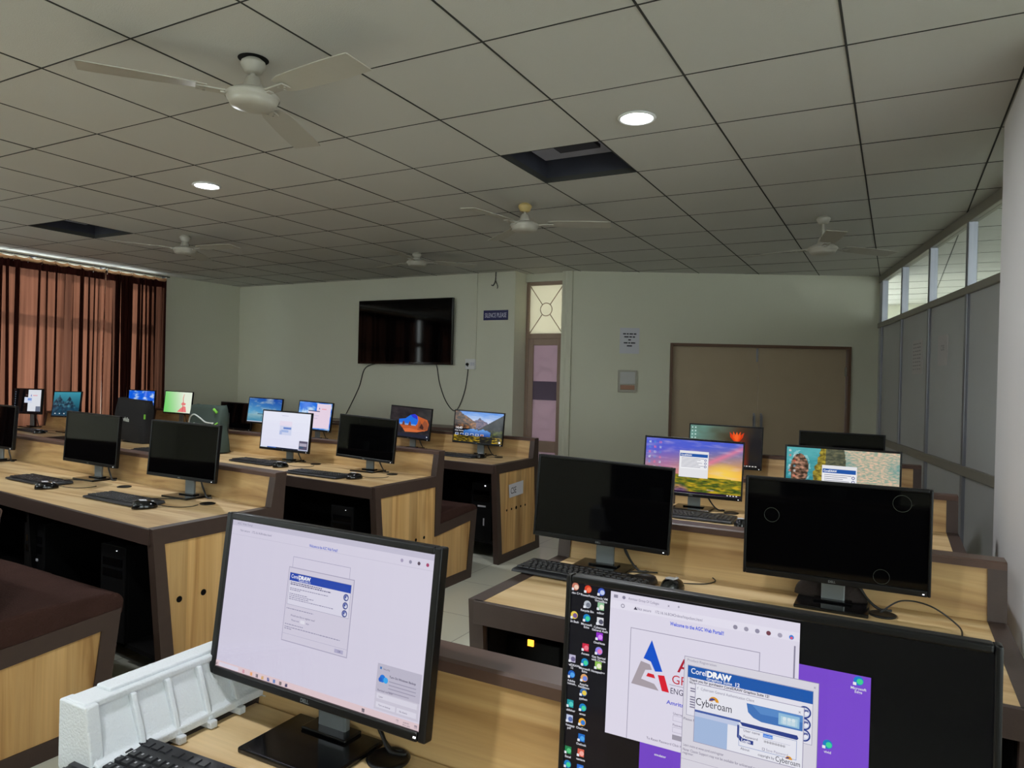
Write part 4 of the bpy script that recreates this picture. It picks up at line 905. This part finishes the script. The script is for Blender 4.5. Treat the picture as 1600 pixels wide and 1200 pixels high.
def monitor(x, y, z, tilt, yaw, roll, scale, label, paint=None, desk=.74, bez=(.008, .010, .017), logo=True, led=True, baserot=0, basew=.19, cable=None, group='desk monitors'):
    t = empty('monitor', (x, y+.05, desk)); tag(t, label, 'monitor', group)
    S = Matrix.Scale(scale, 4); loc = Vector((0, -.05, z-desk))
    M = Matrix.Translation(loc) @ Matrix.Rotation(R(yaw), 4, 'Z') @ Matrix.Rotation(-R(tilt), 4, 'X') @ Matrix.Rotation(R(roll), 4, 'Y') @ S
    ho = link('housing', cached(('h', bez), lambda: housing_mesh(*bez)), t, .003, 3); ho.matrix_local = M
    pa = link('screen', cached(('p', bez), lambda: panel_mesh(*bez)), t); pa.matrix_local = M
    if paint:
        c = Canvas(-.241+bez[0], .241-bez[0], -.1435+bez[2], .1435-bez[1], .000016 if y < -2 else .0001); paint(c)
        pi = link('lit_picture', c.mesh(), pa); pi['label'] = 'lit screen picture'
    if logo:
        def lm():
            mb = MB(); add_text(mb, 'DELL', 0, -.1435+bez[2]*.5-.0035, .0085, y=-.0066, center=True, bold=.03); return mb.mesh('mark', SILV)
        link('maker_lettering', cached(('l', bez), lm), ho)
    if led:
        link('power_light', cached('led', lambda: MB().box(.221, .2255, -.0068, -.0055, -.1375, -.1350).mesh('led', WHITE_LED)), ho)
    H = z-desk
    mb = MB(); top = H+.03*0
    rz = Matrix.Rotation(R(yaw*.5), 4, 'Z')
    mb.box(-.031, .031, -.008, .006, .012, top, 0, rz); mb.build('stand_neck', SILV, t, bevel=.003)
    bs = MB(); bw = basew/2
    bs.box(-bw, bw, *((-.125, .016) if y < -2 else (-.095, .050)), 0, .010, 0, Matrix.Rotation(R(baserot), 4, 'Z')); bs.box(-.05, .05, -.03, .014, .010, .016, 0, rz); bs.build('stand_base', BLKG, t, bevel=.004, seg=3)
    k = MB(); a = .03
    k.tube(spline([(.03, -.02, H-.12), (.05, .01, H*.42), (.085, .015, .03), (.12, .0, .006), (.15, .006, .005)]), .0035, 7)
    k.tube(spline([(.0, -.02, H-.12), (.04, .012, H*.5), (.07, .014, .05), (.11, .010, .006), (.14, .012, .005)]), .0028, 7)
    k.build('monitor_cables', CABLE, t, True)
    return t
FB = (.0140, .0125, .0150)
monitor(1.155, -2.589, .962, 6.7, -.9, .1, 1.0, 'foreground monitor lit with a pale lilac page and small blue dialog', p_frontwhite, bez=FB)
monitor(1.853, -2.600, .955, 3, 0, 0, 1.015, 'foreground monitor at bottom right showing a purple desktop and coloured triangle logo', p_frontpurple, bez=(.0075, .0100, .016))
monitor(1.146, -1.270, .965, 2.7, 4.5, 2.0, .965, 'switched off monitor at the aisle end of the right desk')
rb = monitor(1.847, -1.283, .953, .6, 1.7, .1, .999, 'large switched off monitor near the pillar with faint ring marks')
monitor(1.111, .060, .950, 2.9, 8.3, 1.4, 1.005, 'lit monitor showing a violet and orange sunset over a marsh', p_sunset)
monitor(1.781, .060, .949, 4, -.1, .3, 1.0, 'lit monitor showing a teal sea coast with rocks', p_coast)
monitor(.985, 1.42, .952, 3.6, 3.5, .7, 1.002, 'lit monitor showing a red orange flower on a dark blur', p_tulip)
monitor(1.694, 1.42, .939, 4, -.1, .4, 1.022, 'switched off monitor behind the sea coast screen')
monitor(-1.108, -1.155, .973, 4.1, 3.7, 1.1, .98, 'switched off monitor at the aisle end of the near left desk')
monitor(-2.002, -1.075, .972, 2.7, 1.2, 1.4, 1.004, 'switched off monitor reflecting a pale grey green band')
monitor(-3.28, -.96, .975, 3, 2, 1, 1.0, 'monitor cut by the left edge of the picture')
monitor(-1.854, .235, .957, 5.1, 0, .9, 1.002, 'lit monitor with a white page and small corner thumbnail', p_white2)
monitor(-1.054, .165, .959, 4.2, .4, 2.3, .989, 'switched off monitor with a grey vertical reflection on the middle left desk')
monitor(-1.019, 1.525, .966, 4.5, 4.8, 1.7, .95, 'lit monitor showing a mountain lake and the time 14:49', p_lake)
monitor(-1.762, 1.595, .968, 4.6, -4.4, 2.3, .98, 'lit monitor showing a blue sky through a desert cave', p_desert)
monitor(-2.994, 1.705, .966, 6.7, -4.1, 1.4, .99, 'lit monitor half blue sky half white window', p_whiteblue)
monitor(-3.765, 1.785, .983, 7.2, 4.4, 1.1, .943, 'lit monitor showing blue clouds over a calm beach', p_beach)
monitor(-4.33, 1.90, .900, 5, 0, .5, 1.03, 'low switched off black monitor left of the beach picture')
monitor(-5.359, 1.95, 1.008, 5.7, 4.5, .8, .925, 'lit monitor showing a pink bird on green and white', p_green, led=False)
monitor(-6.04, 1.95, .985, 4, 0, 0, 1.05, 'lit monitor with blue sky picture partly hidden by the black bag', p_sky, led=False)
monitor(-5.21, .60, 1.017, 7.2, 2.3, -1.4, .90, 'lit monitor showing a dim teal mountain picture', p_teal, led=False)
monitor(-6.09, .70, 1.015, 3.6, 6, -.6, .944, 'lit black monitor with a white window at the far left', p_blackwin, led=False)
monitor(-3.86, .425, .940, 5, -3, .4, .85, 'monitor hidden beneath the black cloth bag')
monitor(-2.77, .350, .925, 4.9, -10, -1.3, .88, 'monitor hidden beneath the dark green bag')

# bags slipped over two monitors
def bag(x, y, z, yaw, roll, w, h, d, mt, label):
    t = empty('bag', (x, y, z), R(yaw)); t.rotation_euler.y = R(roll); tag(t, label, 'bag', 'bags slipped over monitors')
    mb = MB(); n = 14; m_ = 12; vs = []
    for j in range(m_+1):
        v = j/m_; 
        for i in range(n*2):
            a = 2*PI*i/(n*2); cx_ = math.copysign(abs(math.cos(a))**.35, math.cos(a)); sy_ = math.copysign(abs(math.sin(a))**.5, math.sin(a))
            k = 1-.10*max(0, v-.75)*2+.03*math.sin(9*v+a); kd = (1-max(0, v-.6)*1.1)
            vs.append((w/2*cx_*k, d/2*sy_*kd+.004*math.sin(7*v+3*a), -h/2+h*v+.006*math.sin(3*a)*(v > .9)))
    N_ = n*2; fs = [(j*N_+i, j*N_+(i+1) % N_, (j+1)*N_+(i+1) % N_, (j+1)*N_+i) for j in range(m_) for i in range(N_)]+[tuple(m_*N_+i for i in range(N_))]
    mb.add(vs, fs); mb.build('bag_body', mt, t, True)
    return t
g = bag(-2.81, .345, .925, -12, -1, .52, .36, .125, BAGG, 'dark green bag with white and lime piping over a monitor')
pp = MB(); Y_ = -.068
pp.tube(spline([(-.21, Y_+.01, -.02), (-.17, Y_, .07), (-.10, Y_-.001, .105), (.0, Y_, .08), (.09, Y_, .05), (.20, Y_+.006, .045)]), .006, 6)
pp.tube(spline([(-.15, Y_, -.10), (-.14, Y_, -.01), (-.105, Y_-.001, .035), (-.08, Y_-.001, .02), (-.09, Y_, -.08)]), .004, 6)
pp.tube(spline([(.20, Y_+.006, .045), (.15, Y_, .0), (.12, Y_, -.10)]), .004, 6)
pp.build('white_piping', LIGHTG, g, True)
pp = MB(); pp.tube(spline([(.235, Y_+.025, .05), (.20, Y_+.006, .01), (.195, Y_+.005, -.08), (.18, Y_+.005, -.16)]), .006, 6); pp.tube([(.195, Y_+.012, .155), (.225, Y_+.025, .125)], .010, 6); pp.build('lime_piping', LIME, g, True)
k_ = bag(-3.86, .415, .935, -3, 3, .47, .36, .125, BAGK, 'black cloth bag with a small pale logo over a monitor')
tx = MB(); add_text(tx, 'vhils', 0, -.01, .05, y=-.070, center=True, bold=.03); tx.build('bag_logo', LIGHTG, k_)
MB().box(.225, .235, -.05, -.04, .03, .07).build('green_tab', LIME, k_)

# ------------------------------------------------------------------ keyboards and mice
def key_mesh():
    mb = MB()
    def key(x, y, w, h=.0152): 
        z0, z1 = .0165, .0205; w -= .0022; h -= .0
        mb.add([(x, y, z0), (x+w, y, z0), (x+w, y+h, z0), (x, y+h, z0), (x+.0017, y+.0014, z1), (x+w-.0017, y+.0014, z1), (x+w-.0017, y+h-.002, z1), (x+.0017, y+h-.002, z1)], [(4, 5, 6, 7), (0, 1, 5, 4), (1, 2, 6, 5), (2, 3, 7, 6), (3, 0, 4, 7)])
    x0 = -.212; u_ = .0187
    rows = [(.048, [(0, 1)]+[(2+i, 1) for i in range(4)]+[(6.5+i, 1) for i in range(4)]+[(11+i, 1) for i in range(4)]), (.022, [(i, 1) for i in range(13)]+[(13, 2)]), (.003, [(0, 1.5)]+[(1.5+i, 1) for i in range(12)]+[(13.5, 1.5)]),
            (-.016, [(0, 1.75)]+[(1.75+i, 1) for i in range(11)]+[(12.75, 2.25)]), (-.035, [(0, 2.25)]+[(2.25+i, 1) for i in range(10)]+[(12.25, 2.75)]), (-.054, [(0, 1.25), (1.25, 1.25), (2.5, 1.25), (3.75, 6.25), (10, 1.25), (11.25, 1.25), (12.5, 1.25), (13.75, 1.25)])]
    for y, ks in rows:
        for k, w in ks: key(x0+k*u_, y, w*u_)
    for y in (.048, .022, .003):
        for k in range(3): key(x0+(15.3+k)*u_, y, u_)
    key(x0+16.3*u_, -.035, u_)
    for k in range(3): key(x0+(15.3+k)*u_, -.054, u_)
    for y in (.022, .003, -.016, -.035, -.054):
        for k in range(4): key(x0+(18.6+k)*u_, y, u_)
    return mb.mesh('keys', KEYC)
def legend_mesh():
    mb = MB(); rnd = random.Random(1); x0 = -.212; u_ = .0187
    for y, s0, n in ((.022, 0, 13), (.003, 1.5, 12), (-.016, 1.75, 11), (-.035, 2.25, 10), (.022, 18.6, 4), (.003, 18.6, 3), (-.016, 18.6, 3)):
        for k in range(n):
            cx_ = x0+(s0+k)*u_+.0058; mb.add([(cx_-.0016, y+.0075, .02062), (cx_+.0016, y+.0075, .02062), (cx_+.0016, y+.0112, .02062), (cx_-.0016, y+.0112, .02062)], [(0, 1, 2, 3)])
    return mb.mesh('legends', KEYL)
def kb_mesh():
    w, d = .222, .075
    mb = MB(); mb.add([(-w, -d, .004), (w, -d, .004), (w, d, .004), (-w, d, .004), (-w+.002, -d+.003, .013), (w-.002, -d+.003, .013), (w-.004, d-.004, .019), (-w+.004, d-.004, .019)], [(3, 2, 1, 0), (4, 5, 6, 7), (0, 1, 5, 4), (1, 2, 6, 5), (2, 3, 7, 6), (3, 0, 4, 7)])
    for sx in (-.19, .17): mb.box(sx, sx+.02, .05, .062, 0, .006); mb.box(sx, sx+.02, -.06, -.05, 0, .006)
    return mb.mesh('kb', KEYB)
def keyboard(x, y, rz, label, z=.74, tilt=0, cable=True):
    t = empty('keyboard', (x, y, z), R(rz)); t.rotation_euler.x = R(tilt); tag(t, label, 'keyboard', 'black keyboards on the desks')
    link('keyboard_base', cached('kb', kb_mesh), t, .003, 3); kc = link('keycaps', cached('kk', key_mesh), t); kc['kind'] = 'stuff'
    link('key_lettering', cached('kl', legend_mesh), kc)
    if cable: MB().tube(spline([(.05, .074, .01), (.06, .11, .005), (.12, .16, .004), (.18, .19, .004)]), .0024, 6).build('keyboard_cable', CABLE, t, True)
    return t
def mouse_body():
    mb = MB(); n = 20; m_ = 9; vs = []
    for j in range(m_+1):
        v = j/m_; ph = v*PI/2
        for i in range(n):
            a = 2*PI*i/n; rx = .031*math.cos(ph)**.55 if j < m_ else .0015; ry = .054*math.cos(ph)**.55 if j < m_ else .0015
            x = rx*math.cos(a); y = ry*math.sin(a); x *= 1-.10*math.cos(2*a)*0; z = .003+.034*math.sin(ph)*(1-.0*y)*(1-.22*(y/.054))
            vs.append((x, y, z))
    fs = [(j*n+i, j*n+(i+1) % n, (j+1)*n+(i+1) % n, (j+1)*n+i) for j in range(m_) for i in range(n)]+[tuple(range(n-1, -1, -1)), tuple(m_*n+i for i in range(n))]
    return mb.add(vs, fs).mesh('mb', BLKG, True)
def mouse(x, y, rz, label, sticker=True, z=.74):
    t = empty('mouse', (x, y, z), R(rz)); tag(t, label, 'mouse', 'black mice on the desks')
    link('mouse_body', cached('mo', mouse_body), t)
    link('scroll_wheel', cached('mw', lambda: MB().lathe([(.008, -.003), (.009, 0), (.008, .003)], 16, M=Matrix.Translation((0, .030, .026)) @ Matrix.Rotation(PI/2, 4, 'Y')).mesh('w', KEYL)), t)
    if sticker: link('paper_sticker', cached('ms', lambda: MB().add([(-.014, -.022, .0385), (.014, -.022, .0385), (.014, .006, .0362), (-.014, .006, .0362), (-.014, -.022, .0415), (.014, -.022, .0415), (.014, .006, .0388), (-.014, .006, .0388)], [(3, 2, 1, 0), (4, 5, 6, 7), (0, 1, 5, 4), (1, 2, 6, 5), (2, 3, 7, 6), (3, 0, 4, 7)]).mesh('s', PAPER)), t)
    MB().tube(spline([(0, .052, .012), (.01, .09, .004), (.05, .13, .003), (.06, .18, .003), (.03, .22, .003)]), .0019, 6).build('mouse_cable', CABLE, t, True)
    return t
keyboard(1.115, -2.80, 3, 'keyboard at the bottom left corner beside the styrofoam', z=.745, tilt=4, cable=False)
keyboard(1.135, -1.385, -2, 'keyboard under the switched off monitor at the right desk aisle end')
mouse(1.415, -1.36, -10, 'mouse half hidden behind the purple screen top edge')
keyboard(1.14, -.145, 0, 'keyboard in front of the sunset picture'); mouse(1.405, -.235, 4, 'mouse with pale sides beside the keyboard of the sunset picture')
keyboard(-1.235, -1.375, -3, 'keyboard on the near left desk closest to the aisle'); mouse(-.985, -1.435, -25, 'mouse with a white sticker at the near left desk end')
keyboard(-2.14, -1.275, -4, 'keyboard in front of the grey green reflecting monitor'); mouse(-1.86, -1.385, -25, 'mouse with a white sticker left of the near desk keyboard')
keyboard(-1.165, -.150, -2, 'keyboard in front of the switched off middle left monitor'); mouse(-.885, -.135, -20, 'mouse with a beige sticker on the middle left desk end')
keyboard(-1.93, .055, -5, 'keyboard in front of the white page on the middle left desk'); mouse(-1.625, -.02, -25, 'mouse with a white sticker by the white page screen')
keyboard(-1.14, 1.355, -3, 'keyboard below the mountain lake picture'); mouse(-.885, 1.36, -10, 'mouse below the mountain lake picture')
keyboard(-5.55, .455, -9, 'keyboard on the far left desk by the curtains'); mouse(-5.22, .36, -20, 'mouse on the far left desk by the curtains')
keyboard(-3.02, .04, -4, 'keyboard on the middle left desk under the green bag')
mouse(-4.02, .20, 60, 'mouse beneath the black bag with a white sticker')
mouse(-6.2, .43, 20, 'mouse beside the far left white window screen')
keyboard(-2.95, 1.50, -5, 'keyboard below the half blue half white screen')

# ------------------------------------------------------------------ computer towers below the desks
def tower(x, y, label, led, marks, z=.14, rz=0):
    t = empty('computer_tower', (x, y, z), rz); tag(t, label, 'computer', 'black computer towers under the desks')
    MB().box(-.088, .088, .01, .40, 0, .43).build('tower_case', BLKM, t, bevel=.004)
    MB().box(-.09, .09, -.006, .012, -.0, .432).build('front_cover', BLKM, t, bevel=.004)
    MB().box(-.07, .07, -.009, -.005, .34, .375).box(-.07, .07, -.009, -.005, .29, .325).build('drive_bay', BLKG, t)
    MB().box(*led).build('power_light', AMBER_LED if marks == 'amber' else WHITE_LED, t)
    if marks == 'stickers': MB().box(-.03, .04, -.010, -.006, .25, .262).box(.02, .03, -.010, -.006, .11, .165).build('sticker', PAPER, t)
    return t
tower(1.08, -1.62, 'black computer tower with an amber light under the right desk', (-.012, .006, -.011, -.006, .460-.04, .4775-.04), 'amber', z=.17)
tower(-.775, 1.20, 'black computer tower with white stickers under the CSE desk', (.028, .036, -.011, -.006, .409, .417), 'stickers')
tower(-1.45, 1.29, 'black computer tower deeper under the CSE desk', (.028, .036, -.011, -.006, .409, .417), '')
tower(-.95, -.16, 'black computer tower under the middle left desk end', (.028, .032, -.009, -.006, .409, .411), '')
tower(-1.10, -1.50, 'black computer tower under the near left desk end', (.028, .032, -.009, -.006, .409, .411), '')
tower(-1.83, -1.45, 'black computer tower with a pale clip under the near left desk', (-.01, .012, -.012, -.006, .30, .322), 'stickers')  # glowing power light box stands in for the pale clip, no lamp

# ------------------------------------------------------------------ styrofoam tray and small things
fo = empty('styrofoam_packing', (.920, -2.625, .7415), R(.8)); tag(fo, 'white ribbed styrofoam packing block lying along the left edge of the foreground desk', 'styrofoam')
sw_ = lambda x, y, z: (y, x, z); y0, y1 = -.212, .24; hf = .110
fm = MB()
fm.prism([(-.052, .010), (.034, .010), (.034, .024), (.024, .028), (-.006, hf-.014), (.0, hf-.010), (.0, hf), (-.052, hf)], y0+.004, y1, 0, sw_)
fm.prism([(-.060, 0), (.030, 0), (.008, hf-.002), (-.060, hf-.002)], y0, y0+.022, 0, sw_); fm.prism([(-.060, 0), (.030, 0), (.008, hf-.002), (-.060, hf-.002)], y1-.02, y1, 0, sw_)
fm.box(-.046, -.010, y0+.05, y1-.01, hf-.002, hf+.006)
fm.build('foam_block', FOAM, fo, bevel=.003, seg=3)
for k in range(6):
    yy = y0+.082+.062*k
    MB().prism([(.020, .014), (.036, .014), (.004, hf-.010), (-.010, hf-.010)], yy-.0045, yy+.0045, 0, sw_).box(.01, .044, yy-.007, yy+.007, 0, .013).build('foam_rib', FOAM, fo, bevel=.002)
# dark cloth pouch behind the stand of the big dark monitor
po = MB(); n = 18; vs = []
for j in range(9):
    v = j/8; ph = v*PI/2
    for i in range(n):
        a = 2*PI*i/n; kk = max(.02, math.cos(ph)**.6)
        vs.append((1.838+.098*kk*math.copysign(abs(math.cos(a))**.7, math.cos(a)), -1.203+.024*kk*math.sin(a), .750+.052*math.sin(ph)*(1+.12*math.sin(2*a+1))))
fs = [(j*n+i, j*n+(i+1) % n, (j+1)*n+(i+1) % n, (j+1)*n+i) for j in range(8) for i in range(n)]+[tuple(range(n-1, -1, -1)), tuple(8*n+i for i in range(n))]
tag(po.add(vs, fs).build('cloth_pouch', DBROWN, None, True), 'dark brown cloth pouch behind the stand of the big dark monitor by the pillar', 'pouch')
lw = MB().tube(spline([(1.97, -1.27, .748), (2.02, -1.22, .775), (2.09, -1.22, .772), (2.15, -1.30, .752), (2.155, -1.38, .744), (2.17, -1.46, .744)]), .0022, 6)
tag(lw.build('loose_cable', CABLE, None, True), 'thin black cable curling over the right desk toward the purple screen', 'cable')
scr_ = [c for c in rb.children if c.name.startswith('screen')][0]
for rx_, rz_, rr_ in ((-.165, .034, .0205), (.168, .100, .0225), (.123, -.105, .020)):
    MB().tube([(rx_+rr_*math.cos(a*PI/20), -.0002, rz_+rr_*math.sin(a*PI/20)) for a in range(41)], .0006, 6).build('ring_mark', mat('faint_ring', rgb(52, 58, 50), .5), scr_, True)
